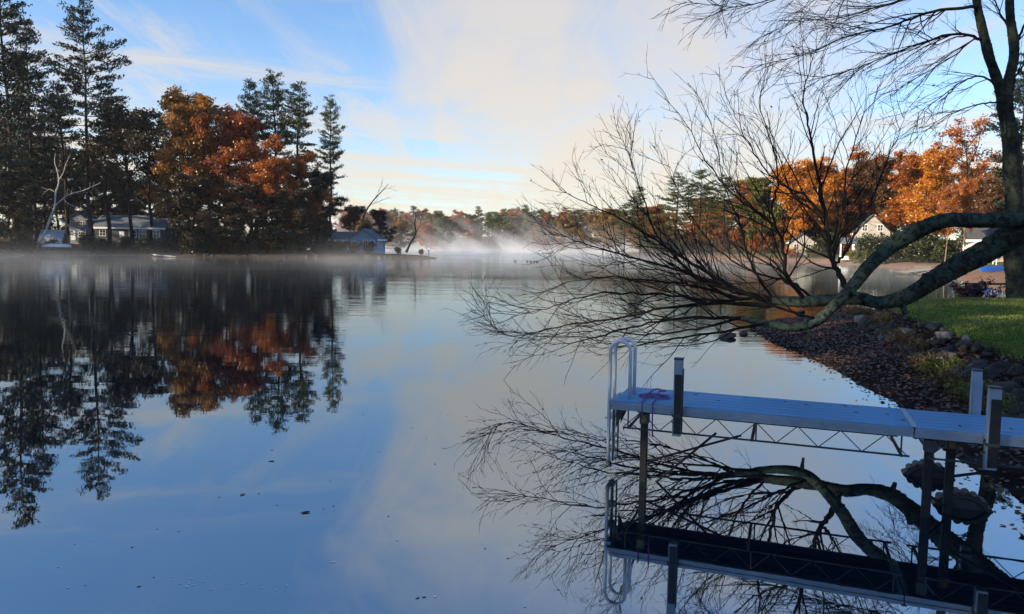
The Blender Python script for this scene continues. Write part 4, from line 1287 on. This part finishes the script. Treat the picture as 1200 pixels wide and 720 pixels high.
# swimming geese far out
for px, py, rz in ((603.5, 306.5, 0.2), (618, 306.8, 3.0), (622, 307, 2.9), (626, 307, 3.2), (629.5, 307.2, 2.8)):
    p = gr(px, py, 0)
    g = MB().tube([(-0.42, 0, 0.20), (-0.3, 0, 0.15), (0, 0, 0.12), (0.25, 0, 0.14), (0.36, 0, 0.2)], [0.02, 0.10, 0.17, 0.13, 0.05], 8)
    g.tube([(0.28, 0, 0.15), (0.36, 0, 0.33), (0.37, 0, 0.48), (0.42, 0, 0.54), (0.55, 0, 0.52)], [0.07, 0.045, 0.045, 0.06, 0.015], 7)
    tag(link('goose', g.mesh('goose', 'feather_dark', smooth=True), None, p, (0, 0, rz), 0.55),
        'dark goose swimming alone left of the other geese' if px < 610 else 'dark goose in the short row far out on the lake', 'goose', 'geese swimming far out')

# cove beach: picnic table, log, kayak, swing seat, timber landing
p = on(1069, 90.5, 0)
pt = thing('picnic_table', 'weathered picnic table on the far beach of the cove', 'picnic table', p, R(-18))
for i in range(4):
    MB().box((-1.1, -0.4 + i * 0.2, 0.9), (1.1, -0.4 + i * 0.2 + 0.18, 0.96)).build('plank', 'plank_grey', pt)
for s in (-0.75, 0.75):
    MB().box((-1.1, s - 0.14, 0.52), (1.1, s + 0.14, 0.58)).build('bench', 'plank_grey', pt)
    MB().bar((s, -0.7, -0.1), (s, 0.2, 0.9), 0.05).bar((s, 0.7, -0.1), (s, -0.2, 0.9), 0.05).build('leg_frame', 'plank_grey', pt)
    MB().box((s - 0.05, -0.85, 0.46), (s + 0.05, 0.85, 0.52)).build('crossbar', 'plank_grey', pt)
p = on(1080, 89, 0)
br = thing('timber_box', 'grey upright timber screen right of the picnic table', 'screen', p, R(-18))
for i in range(6):
    MB().box((-0.9 + i * 0.3, -0.04, -0.2), (-0.9 + i * 0.3 + 0.27, 0.04, 1.05)).build('plank', 'plank_grey', br)
MB().box((-0.95, 0.045, 0.75), (0.95, 0.10, 0.88)).build('rail', 'plank_dark', br)
p = gr(1082, 319, 0.25)
rp = thing('boat_ramp', 'grey plank ramp running down into the cove from the beach', 'ramp', (p.x, p.y, 0.22), R(24))
for i in range(9):
    MB().box((-3.4 + i * 0.76, -0.9, 0.05 * i), (-3.4 + i * 0.76 + 0.72, 0.9, 0.05 * i + 0.07)).build('plank', 'plank_grey', rp)
for s in (-0.8, 0.8):
    MB().bar((-3.4, s, -0.6), (3.4, s, 0.36), 0.06).build('beam', 'plank_dark', rp)
p = on(1166, 72, 0)
ky = thing('kayak', 'blue upturned kayak on the grass by the cove beach', 'kayak', (p[0], p[1], p[2] - 0.02), R(20))
V, F_ = hull(4.6, 0.85, 0.62)
MB().add(V, F_).build('hull', 'kayak_blue', ky, smooth=True)
MB().tube([(-2.25, 0, 0.30), (-1, 0, 0.62), (1, 0, 0.62), (2.25, 0, 0.30)], 0.025, 5).build('keel_strip', 'steel_dark', ky)
p = on(1146, 96, 0)
sw = thing('sail_shade', 'white curved shade canopy on posts in front of the hedge', 'canopy', p, R(-20))
V = []
for i in range(9):
    u = i / 8
    for s in (-0.9, 0.9):
        V.append((-1.9 + 3.8 * u, s, 3.1 + 0.55 * u - 0.9 * (1 - u) ** 3))
V += [(a, b_, c - 0.06) for a, b_, c in V]
Fq = []
for i in range(8):
    q = i * 2
    Fq += [(q, q + 2, q + 3, q + 1), (q + 18, q + 19, q + 21, q + 20), (q, q + 18, q + 20, q + 2), (q + 1, q + 3, q + 21, q + 19)]
Fq += [(0, 1, 19, 18), (16, 34, 35, 17)]
MB().add(V, Fq).build('canopy', 'trim_white', sw)
for s in (-0.8, 0.8):
    MB().bar((-1.6, s, -0.2), (-1.8, s, 2.7), 0.06).build('post', 'trim_white', sw)
    MB().bar((1.7, s, -0.2), (1.8, s, 3.5), 0.06).build('post', 'trim_white', sw)
p = at(1185, 340, 28.6)
bn = thing('garden_bench', 'low dark bench behind the near trunk at the lawn edge', 'bench', (p.x - 0.2, 28.6, 1.0), R(8))
for i in range(3):
    MB().box((-1.7, -0.28 + i * 0.2, 0.40), (0.9, -0.28 + i * 0.2 + 0.17, 0.46)).build('slat', 'plank_dark', bn)
for s in (-1.5, 0.7):
    MB().box((s - 0.05, -0.26, -0.1), (s + 0.05, 0.34, 0.40)).build('leg', 'plank_dark', bn)

# ------------------------------------------------------------------ stone bank below the lawn
wl = thing('stone_bank', 'rough bank of piled field stones holding the lawn above the beach', 'stone wall', (8.6, 13.5, 0.3))
rng = random.Random(77)
line = smooth_line(WALL[1:9], 260)
o0 = Vector(wl.location)
for i in range(230):
    u = rng.uniform(0.0, 1.0) ** 0.85
    p = line[int(u * 259)]
    q = line[min(259, int(u * 259) + 1)]
    tg = unit(q - p + 1e-6)
    nr = np.array([tg[1], -tg[0]])              # towards the lawn
    lay = rng.choice((0, 0, 0, 1, 1, 2))
    s = rng.uniform(0.30, 0.72) * (1.15 if lay == 0 else 0.85)
    off = -0.12 + lay * 0.24 + rng.uniform(-0.12, 0.12)
    x, y = p + nr * off
    z = near_z([(x, y)])[0] + 0.10 * s + (0.05 if lay == 2 else 0.0)
    o = link('stone', rng.choice(ROCKS), wl, Vector((x, y, z)) - o0, (rng.uniform(-.45, .45), rng.uniform(-.45, .45), math.atan2(tg[1], tg[0]) + rng.uniform(-.7, .7)), s)
    if rng.random() < 0.15:
        o.material_slots[0].link = 'OBJECT'
        o.material_slots[0].material = MATS['stone_pale']
p = gr(1104, 390, 1.02)
tag(link('garden_light', MB().tube([(0, 0, -0.15), (0, 0, 0.05), (0, 0, 0.10), (0, 0, 0.17), (0, 0, 0.2)], [0.02, 0.02, 0.06, 0.08, 0.03], 10).mesh('garden_light', 'stone_white', smooth=True), None, (p.x, p.y, ground_at(p.x, p.y) + 0.06)),
    'small round white garden light at the lawn edge above the stones', 'garden light')
# a few dark stones in the shallows under the limbs
for px, py, s, lab in ((852, 396, 0.9, 'dark rock in the shallows off the beach tip'), (938, 366, 0.7, 'flat rock showing in the cove beyond the limbs'), (872, 392, 0.6, 'smaller dark rock beside the beach tip')):
    p = gr(px, py, 0)
    tag(link('shore_rock', ROCKS[3], None, (p.x, p.y, 0.04), (0.1, 0.1, px), (s * 0.75, s * 0.75, s * 0.45)), lab, 'rock')

# ------------------------------------------------------------------ grass, leaf litter, weeds
rg = np.random.default_rng(8)
n = 150000
P = np.column_stack([rg.uniform(6.5, 26, n), rg.uniform(6, 30, n)])
ws = -poly_sd(P, WALL)
P = P[ws > 0.45]
P = P[P[:, 0] < 0.80 * P[:, 1] + 1.5]
Zb = near_z(P)
hgt = rg.uniform(0.035, 0.085, len(P)) * (0.75 + 0.5 * (vnoise(P, 1.1, 2) > 0.2))
a = rg.uniform(0, 6.28, len(P))
wd_ = rg.uniform(0.008, 0.016, len(P))
c0 = np.column_stack([P, Zb - 0.01])
sd_ = np.column_stack([np.cos(a) * wd_, np.sin(a) * wd_, np.zeros(len(P))])
tip = c0 + np.column_stack([rg.normal(0, 0.03, len(P)), rg.normal(0, 0.03, len(P)), hgt])
V = np.stack([c0 - sd_, c0 + sd_, tip], 1).reshape(-1, 3)
tag(link('grass', mesh_np('grass', V, np.arange(len(V)).reshape(-1, 3), 'grass_blade')), 'short green lawn grass above the stone bank', 'grass', kind='stuff')

n = 60000
P = np.column_stack([rg.uniform(4, 16, n), rg.uniform(5, 30, n)])
sd, ws = poly_sd(P, LAKE), -poly_sd(P, WALL)
keep = (sd > -0.12) & (rg.uniform(size=n) < np.where(ws < 0.5, np.clip(0.35 + sd * 0.9, 0.25, 1), 0.022))
P = P[keep]
Zb = np.maximum(near_z(P), 0.0)
C = np.column_stack([P, Zb + rg.uniform(0.008, 0.045, len(P)) + 0.03 * (-poly_sd(P, WALL) > 0.5)])
A = unit(np.column_stack([rg.normal(size=(len(P), 2)), rg.normal(0, 0.35, len(P))]))
B = unit(np.cross(A, np.column_stack([rg.normal(0, 0.35, (len(P), 2)), np.ones(len(P))])))
s = rg.uniform(0.022, 0.05, (len(P), 1))
V, Fq = quads_np(C, A * s, B * s * 0.75)
tag(link('leaf_litter', mesh_np('leaf_litter', V, Fq, 'litter')), 'dark fallen leaves covering the narrow beach', 'leaves', kind='stuff')


def weed(label, px, py, z, H, mat, n=170, spread=0.38):
    H *= 1.25
    p = gr(px, py, z)
    r = np.random.default_rng(int(px * 7 + py))
    o = thing('weed_clump', label, 'weeds', (p.x, p.y, ground_at(p.x, p.y) - 0.03))
    a = r.uniform(0, 6.28, n)
    d = r.uniform(0, 1, n) ** 0.6 * spread
    b0 = np.column_stack([np.cos(a) * d, np.sin(a) * d, np.zeros(n)])
    ln = unit(np.column_stack([r.normal(0, 0.4, n), r.normal(0, 0.4, n), np.ones(n)]))
    h = r.uniform(0.4, 1, (n, 1)) * H
    sd_ = np.column_stack([np.cos(a + 1.3), np.sin(a + 1.3), np.zeros(n)]) * 0.008
    mid = b0 + ln * h * 0.6
    tp = b0 + ln * h + np.column_stack([r.normal(0, 0.05, n), r.normal(0, 0.05, n), np.full(n, -0.03)])
    V = np.concatenate([np.stack([b0 - sd_, b0 + sd_, mid + sd_ * 0.8, mid - sd_ * 0.8], 1).reshape(-1, 3), np.stack([mid - sd_ * 0.8, mid + sd_ * 0.8, tp + sd_ * 0.2, tp - sd_ * 0.2], 1).reshape(-1, 3)])
    link('blades', mesh_np('blades', V, np.arange(len(V)).reshape(-1, 4), mat), o)['kind'] = 'stuff'
    k = n * 3
    V, Fq = leaves_at(np.repeat(mid, 3, 0), r, 0.04, 0.12)
    link('foliage', mesh_np('foliage', V, Fq, 'leaf_brown' if mat == 'weed_blade' else 'leaf_lime'), o)['kind'] = 'stuff'


for i, (px, py, z, H, mat, lab) in enumerate((
        (1018, 366, 0.6, 0.42, 'weed_blade', 'dry weeds on the stones just under the lower limb'), (1034, 372, 0.7, 0.5, 'weed_blade', 'second clump of dry weeds right of the lower limb'),
        (1052, 378, 0.8, 0.42, 'weed_blade', 'brown weeds spilling over the far stones'), (1066, 384, 0.8, 0.5, 'weed_blade', 'tawny weeds at the lawn corner before the white light'),
        (1080, 392, 0.8, 0.48, 'weed_blade', 'bushy weeds directly left of the white garden light'), (1094, 402, 0.8, 0.42, 'weed_blade', 'yellowing weeds below the white garden light'),
        (1110, 404, 0.85, 0.40, 'grass_blade', 'green weeds right of the white garden light'), (1126, 412, 0.9, 0.36, 'weed_blade', 'low brown weeds over the middle stones'),
        (1150, 420, 0.9, 0.36, 'grass_blade', 'green tuft on top of the near stones'), (1172, 428, 0.9, 0.34, 'weed_blade', 'brown tuft near the right edge above the stones'),
        (1195, 436, 0.9, 0.34, 'grass_blade', 'grass tuft at the right edge above the stones'), (1004, 361, 0.5, 0.38, 'weed_blade', 'sparse weeds where the beach meets the far lawn'))):
    weed(lab, px, py, z, H, mat)

# ------------------------------------------------------------------ dock
ZD = 0.92
P0, P1 = gr(718, 470.5, ZD), gr(1200, 513.5, ZD)
du = (P1 - P0).normalized()
DA = math.atan2(du.y, du.x)
dv = Vector((-du.y, du.x, 0))
dock = thing('dock', 'aluminium roll-in dock with pale deck and white bumper posts', 'dock', (P0.x, P0.y, 0), DA)
DW, SL = 0.92, 3.08


def uv(px, py, z):
    """dock coordinates of a surveyed point"""
    p = gr(px, py, z) - P0
    return p.dot(du), p.dot(dv)


def deck_section(u0, u1):
    s = link('deck_section', MB().box((u0, 0.0, ZD - 0.092), (u1, 0.035, ZD - 0.012)).box((u0, DW - 0.035, ZD - 0.092), (u1, DW, ZD - 0.012))
             .box((u0, 0.035, ZD - 0.092), (u0 + 0.04, DW - 0.035, ZD - 0.012)).box((u1 - 0.04, 0.035, ZD - 0.092), (u1, DW - 0.035, ZD - 0.012))
             .box((u0, -0.012, ZD - 0.035), (u1, 0.0, ZD - 0.002)).box((u0, -0.008, ZD - 0.092), (u1, 0.0, ZD - 0.085)).mesh('frame', 'alu'), dock)
    npl = 6
    wpl = DW / npl
    me = None
    for i in range(npl):
        if me is None:
            me = MB().box((u0 + 0.004, 0.005, 0), (u1 - 0.004, wpl - 0.005, 0.022)).mesh('plank', 'deck_plank', bevel=0.003)
        link('plank', me, s, (0, i * wpl, ZD - 0.012))
    for v in (0.03, DW - 0.03):
        zc_ = ZD - 0.30
        link('truss_chord', MB().bar((u0 + 0.12, v, zc_), (u1 - 0.02, v, zc_), 0.012).mesh('truss_chord', 'alu_dull'), s)
        b = MB()
        n = 14
        for i in range(n):
            a, c = u0 + 0.12 + (u1 - u0 - 0.16) * i / n, u0 + 0.12 + (u1 - u0 - 0.16) * (i + 1) / n
            b.bar((a, v, zc_ if i % 2 == 0 else ZD - 0.10), (c, v, ZD - 0.10 if i % 2 == 0 else zc_), 0.0055, 5)
        for f in (0.02, 0.5, 0.98):
            q = u0 + 0.12 + (u1 - u0 - 0.16) * f
            b.bar((q, v, zc_), (q, v, ZD - 0.10), 0.009, 5)
        link('truss_web', b.mesh('truss_web', 'alu_dull'), s)
    for f in (0.06, 0.5, 0.97):
        q = u0 + (u1 - u0) * f
        link('cross_tube', MB().bar((q, 0.03, ZD - 0.30), (q, DW - 0.03, ZD - 0.30), 0.018).mesh('cross_tube', 'alu_dull'), s)
    return s


deck_section(0, SL)
deck_section(SL + 0.012, SL * 2)
link('joint_strip', MB().box((SL - 0.02, -0.014, ZD + 0.0105), (SL + 0.035, DW, ZD + 0.016)).mesh('joint_strip', 'alu'), dock)


def sleeve(u, v, z0, z1, w_=0.092, face='post_face', light=True):
    h_ = w_ / 2
    s = link('post', MB().box((u - h_, v - h_, z0), (u + h_, v + h_, z1)).mesh('post', 'alu', bevel=0.006), dock)
    for zb in (ZD - 0.04, ZD - 0.16):
        link('bolt', MB().bar((u - h_ - 0.014, v, zb), (u - h_ + 0.002, v, zb), 0.012, 6).mesh('bolt', 'steel_dark'), s)
    link('clamp', MB().box((u - h_ - 0.006, v - h_ - 0.016, ZD - 0.085), (u + h_ + 0.006, v + h_ + 0.006, ZD - 0.055)).mesh('clamp', 'alu_dull'), s)
    link('bumper_face', MB().box((u - h_ * 0.70, v - h_ - 0.012, z0 + 0.03), (u + h_ * 1.0, v - h_ - 0.002, z1 - 0.16 if not light else z1 - 0.10)).mesh('bumper_face', face, bevel=0.003), s)
    link('bumper_side', MB().box((u + h_ + 0.002, v - h_ * 0.72, z0 + 0.03), (u + h_ + 0.010, v + h_ * 0.72, z1 - 0.10)).mesh('bumper_side', face), s)
    link('cap', MB().box((u - h_ - 0.006, v - h_ - 0.006, z1 + 0.001), (u + h_ + 0.006, v + h_ + 0.006, z1 + 0.018)).mesh('cap', 'alu_dull', bevel=0.004), s)
    return s


u_, v_ = uv(795, 477.5, ZD)
sleeve(u_, -0.075, 0.615, 1.47, light=False)
u_, v_ = uv(1161, 511, ZD)
sleeve(u_, -0.075, 0.60, 1.395, 0.10)
u_, v_ = uv(1139, 483, ZD)
s = sleeve(u_, DW + 0.07, 0.58, 1.40, 0.092, face='alu')

BED = -1.3


def leg(u, v, w_=0.078, tagged=True):
    h_ = w_ / 2
    s = link('leg', MB().box((u - h_, v - h_, BED), (u + h_, v + h_, ZD - 0.10)).mesh('leg', 'steel_dark', bevel=0.005), dock)
    link('bracket', MB().box((u - h_ - 0.012, v - h_ - 0.012, ZD - 0.24), (u + h_ + 0.012, v + h_ + 0.012, ZD - 0.12)).mesh('bracket', 'alu_dull', bevel=0.004), s)
    if tagged:
        link('sticker', MB().box((u - 0.028, v - h_ - 0.016, ZD - 0.225), (u + 0.028, v - h_ - 0.0125, ZD - 0.135)).mesh('sticker', 'tag_yellow'), s)
    link('foot', MB().box((u - 0.14, v - 0.14, BED - 0.02), (u + 0.14, v + 0.14, BED)).mesh('foot', 'steel_dark'), s)


U1 = 0.36
leg(U1, 0.085)
U2 = uv(1124, 507, ZD)[0]
leg(U2, 0.30)
U3 = uv(1094, 506, ZD)[0]
leg(U3, 0.085, tagged=False)
link('brace', MB().bar((U1, 0.085, 0.22), (1.42, 0.2, ZD - 0.30), 0.014).bar((U1, 0.085, -0.15), (1.15, 0.2, ZD - 0.30), 0.014).mesh('brace', 'steel_dark'), dock)
link('brace', MB().bar((U2, 0.30, 0.38), (U2 + 0.62, 0.1, 0.62), 0.016).bar((U3, 0.085, 0.24), (U2, 0.30, 0.05), 0.014).mesh('brace', 'steel_dark'), dock)
link('brace', MB().bar((U3, 0.085, 0.62), (U3 + 0.12, 0.085, ZD - 0.12), 0.016).mesh('brace', 'alu_dull'), dock)


def wheel(px, py, half_w=0.09, rad=0.30):
    """roll-in wheel standing in the water, its axle across the dock"""
    p = gr(px, py, 0) - P0
    u, v = p.dot(du), p.dot(dv)
    n = 20
    poly = []
    for i in range(n):
        for k, rr in ((0.0, 0.93), (0.22, 1.0), (0.5, 1.03), (0.78, 1.0)):
            a = 2 * math.pi * (i + k) / n
            poly.append((math.cos(a) * rad * rr, math.sin(a) * rad * rr))
    rot = (math.pi / 2, 0, 0)
    w_ = link('wheel', MB().prism(poly, -half_w, half_w).mesh('wheel', 'wheel_plastic'), dock, (u, v, -0.13), rot)
    link('tread_ring', MB().tube([(math.cos(a) * rad * 0.86, math.sin(a) * rad * 0.86, half_w) for a in np.linspace(0, 2 * math.pi, 25)[:-1]], 0.02, 6, closed=True).mesh('tread_ring', 'wheel_plastic'), w_)
    link('hub', MB().bar((0, 0, half_w), (0, 0, half_w + 0.06), 0.07, 12).mesh('hub', 'steel_dark'), w_)
    return u, v


w1 = wheel(1087, 557)
w2 = wheel(1126, 593)
link('axle', MB().bar((w1[0], w1[1], -0.13), (w2[0], w2[1], -0.13), 0.022, 8).mesh('axle', 'steel_dark'), dock)

# ladder on the outer end
lad = link('ladder', MB().box((-0.062, 0.10, ZD - 0.12), (-0.006, 0.62, ZD - 0.08)).box((-0.062, 0.10, ZD - 0.05), (-0.006, 0.62, ZD - 0.015)).mesh('ladder', 'alu'), dock)
for v in (0.20, 0.46):
    pts = [(-0.085, v, 0.15), (-0.085, v, 0.6), (-0.085, v, 1.30)]
    c_, r_ = (0.035, 1.48), 0.12
    for k in range(9):
        a = math.pi - math.pi * k / 8
        pts.append((c_[0] + r_ * math.cos(a), v, c_[1] + r_ * math.sin(a)))
    pts += [(0.155, v, 1.30), (0.155, v, ZD + 0.012)]
    link('rail', MB().tube(pts, 0.021, 10).mesh('rail', 'alu_white', smooth=True), lad)
    link('inner_rail', MB().tube([(-0.03, v, 0.16), (-0.03, v, 0.85)], 0.012, 6).mesh('inner_rail', 'alu_dull', smooth=True), lad)
    link('gusset', MB().add([(0.0, v - 0.01, ZD - 0.11), (0.11, v - 0.01, ZD - 0.11), (0.0, v - 0.01, ZD - 0.36), (0.0, v + 0.01, ZD - 0.11), (0.11, v + 0.01, ZD - 0.11), (0.0, v + 0.01, ZD - 0.36)],
                            [(0, 2, 1), (3, 4, 5), (0, 1, 4, 3), (1, 2, 5, 4), (2, 0, 3, 5)]).mesh('gusset', 'alu_dull'), lad)
for z in (0.16, 0.41, 0.66):
    link('step', MB().box((-0.115, 0.205, z), (-0.025, 0.455, z + 0.035)).mesh('step', 'alu_white', bevel=0.006), lad)

# purple rope
rp_pts = []
rr = random.Random(4)
ur, vr = uv(768, 465, ZD + 0.02)
pts = []
for i in range(46):
    a = i * 0.62
    r_ = 0.10 + 0.07 * math.sin(i * 0.9)
    pts.append((ur + 1.15 * r_ * math.cos(a) + rr.uniform(-.02, .02), vr + 0.55 * r_ * math.sin(a) * 1.2 + rr.uniform(-.02, .02), ZD + 0.022 + 0.012 * abs(math.sin(i * 1.7)) + (0.06 if 18 < i < 24 else 0)))
S = smooth_line(pts, 150)
k = MB().tube([tuple(p) for p in S], 0.0085, 6)
for off, dz in ((0.03, 0.36), (-0.09, 0.16)):
    k.tube([(ur + off, vr - 0.05, ZD + 0.025), (ur + off + 0.005, -0.01, ZD + 0.022), (ur + off + 0.01, -0.032, ZD - 0.02), (ur + off + 0.012, -0.03, ZD - dz * 0.6), (ur + off + 0.02, -0.032, ZD - dz)], 0.0085, 6)
ro = k.build('rope', 'rope_purple', smooth=True)
ro.location = dock.location
ro.rotation_euler = dock.rotation_euler
tag(ro, 'tangled purple rope lying on the end of the dock', 'rope')

# ------------------------------------------------------------------ things floating on the lake
def leaf_mesh(seed, lobes=5):
    r = random.Random(seed)
    n = lobes * 2 + 3
    V = [(0, 0, 0.25)]
    for i in range(n):
        a = 2 * math.pi * i / n
        q = (1.0 if i % 2 == 0 else 0.5) * r.uniform(0.8, 1.1)
        V.append((math.cos(a) * q, math.sin(a) * q * 0.7, 0.05 + 0.35 * r.random() * q))
    top = len(V)
    V2 = [(a, b, c - 0.06) for a, b, c in V]
    Fq = [(0, 1 + i, 1 + (i + 1) % n) for i in range(n)] + [(top, top + 1 + (i + 1) % n, top + 1 + i) for i in range(n)]
    Fq += [(1 + i, top + 1 + i, top + 1 + (i + 1) % n, 1 + (i + 1) % n) for i in range(n)]
    return MB().add(V + V2, Fq).mesh('floating_leaf', 'leaf_float')


LM = [leaf_mesh(i) for i in range(4)]


def floater(px, py, size, label, group=None, mat=None, k=0, rz=0.0, flat=1.0):
    p = gr(px, py, 0)
    o = link('floating_leaf', LM[k % 4], None, (p.x, p.y, 0.002), (0, 0, rz), (size, size, size * flat), mat)
    return tag(o, label, 'leaf', group)


floater(284, 580, 0.030, 'dark curled leaf floating in the middle of the blue water', rz=0.4)
floater(358, 601, 0.055, 'largest brown leaf floating on the blue water', k=1, rz=0.2, flat=0.7)
floater(318, 541, 0.040, 'dark leaf floating above the curled one, farther out', k=2, rz=0.1, flat=0.5)
floater(390, 659, 0.032, 'pale leaf floating near the bottom of the picture', mat='leaf_pale', k=3, rz=0.3, flat=0.3)
rng = random.Random(3)
for i in range(48):
    px, py = rng.uniform(60, 690), 475 + 240 * rng.random() ** 0.8
    pale = rng.random() < 0.12 + 0.55 * (py > 590)
    d = gr(px, py, 0).y
    floater(px, py, rng.uniform(0.007, 0.016) * (1 + d / 16), 'pale fleck of leaf drifting on the open water' if pale else 'small dark bit of leaf drifting on the open water', 'pale drifting flecks' if pale else 'dark drifting leaf bits',
            'leaf_pale' if pale else None, i, rng.uniform(0, 6), 0.3)
rng = random.Random(33)
for i in range(16):
    px, py = rng.gauss(255, 26), rng.gauss(687, 5)
    floater(px, py, rng.uniform(0.008, 0.018), 'pale fleck in the small raft of scum near the bottom left', 'raft of pale scum', 'leaf_pale', i, rng.uniform(0, 6), 0.2)
rng = random.Random(30)
for i in range(26):
    px, py = rng.uniform(1095, 1195), rng.uniform(528, 575)
    floater(px, py, rng.uniform(0.018, 0.036), 'dark leaf floating close to the dock wheels', 'leaves floating by the dock wheels', None, i, rng.uniform(0, 6), 0.4)
for i in range(60):
    u = rng.random()
    q = LAKE[7:15][min(6, int(u * 7))] * (1 - (u * 7) % 1) + LAKE[7:15][min(7, int(u * 7) + 1)] * ((u * 7) % 1)
    o = link('floating_leaf', LM[i % 4], None, (q[0] - abs(rng.gauss(0, 0.35)), q[1], 0.002), (0, 0, rng.uniform(0, 6)), rng.uniform(0.02, 0.04))
    tag(o, 'leaf floating along the edge of the leaf covered beach', 'leaf', 'leaves floating along the beach edge')
# fallen leaves on the deck
for i, (px, py) in enumerate(((815, 463), (920, 471), (945, 475), (1058, 493), (1125, 500), (1185, 503), (842, 470), (873, 466), (1003, 484), (1040, 486), (1165, 495), (990, 476))):
    p = gr(px, py, ZD + 0.01)
    tag(link('fallen_leaf', LM[i % 4], None, (p.x, p.y, ZD + 0.0125), (0, 0, i), 0.026), 'small dark leaf lying on the dock deck', 'leaf', 'leaves on the dock deck')


# ------------------------------------------------------------------ air
def volume_box(name, lo, hi, label, cat, build):
    m, t, out = newmat(name)
    build(t, out)
    o = link(name, MB().box(lo, hi).mesh(name, name))
    tag(o, label, cat, kind='stuff')
    return o


def haze_nodes(t, out):
    v = t.n('ShaderNodeVolumePrincipled')
    v.inputs['Color'].default_value = (0.86, 0.88, 0.92, 1)
    v.inputs['Density'].default_value = 0.00009
    v.inputs['Anisotropy'].default_value = 0.25
    t.t.links.new(v.outputs[0], out.inputs['Volume'])


def mist_nodes(t, out):
    pos = t.n('ShaderNodeNewGeometry').outputs['Position']
    sp = t.n('ShaderNodeSeparateXYZ')
    t.put(sp.inputs[0], pos)
    x, y, z = sp.outputs
    tex = t.vec(t.m('ADD', x, t.m('MULTIPLY', z, 1.2)), t.m('MULTIPLY', y, 0.45), t.m('MULTIPLY', z, 0.8))
    n1 = t.noise(tex, 0.062, 4, 0.6, 0.5)
    reach = t.m('ADD', t.ss(y, 100, 300, 0.40, 1.3), t.m('MULTIPLY', t.ss(n1, 0.42, 0.74), t.ss(y, 110, 330, 0.9, 5.5)))   # how high the steam stands
    fall = t.m('POWER', 2.718, t.m('MULTIPLY', t.m('DIVIDE', z, reach), -1.0))
    wisps = t.ss(n1, 0.42, 0.64, 0.04, 1.0)
    dens = t.m('MULTIPLY', t.m('MULTIPLY', fall, wisps), t.m('ADD', t.ss(y, 120, 250, 0.010, 0.012), t.ss(y, 200, 340, 0.0, 0.034)))
    dens = t.m('MULTIPLY', dens, t.ss(y, 32, 75))
    v = t.n('ShaderNodeVolumePrincipled')
    v.inputs['Color'].default_value = (0.95, 0.94, 0.93, 1)
    t.put(v.inputs['Density'], dens)
    v.inputs['Anisotropy'].default_value = 0.0
    t.t.links.new(v.outputs[0], out.inputs['Volume'])


volume_box('haze', (-420, -80, -3.8), (420, 520, 62), 'thin cool morning haze lying over the whole lake', 'haze', haze_nodes)
mo = volume_box('mist', (-105, 32, 0.03), (70, 386, 22), 'pale steam rising off the water towards the far shore', 'mist', mist_nodes)
SC.cycles.volume_step_rate = 0.35
SC.cycles.volume_max_steps = 128
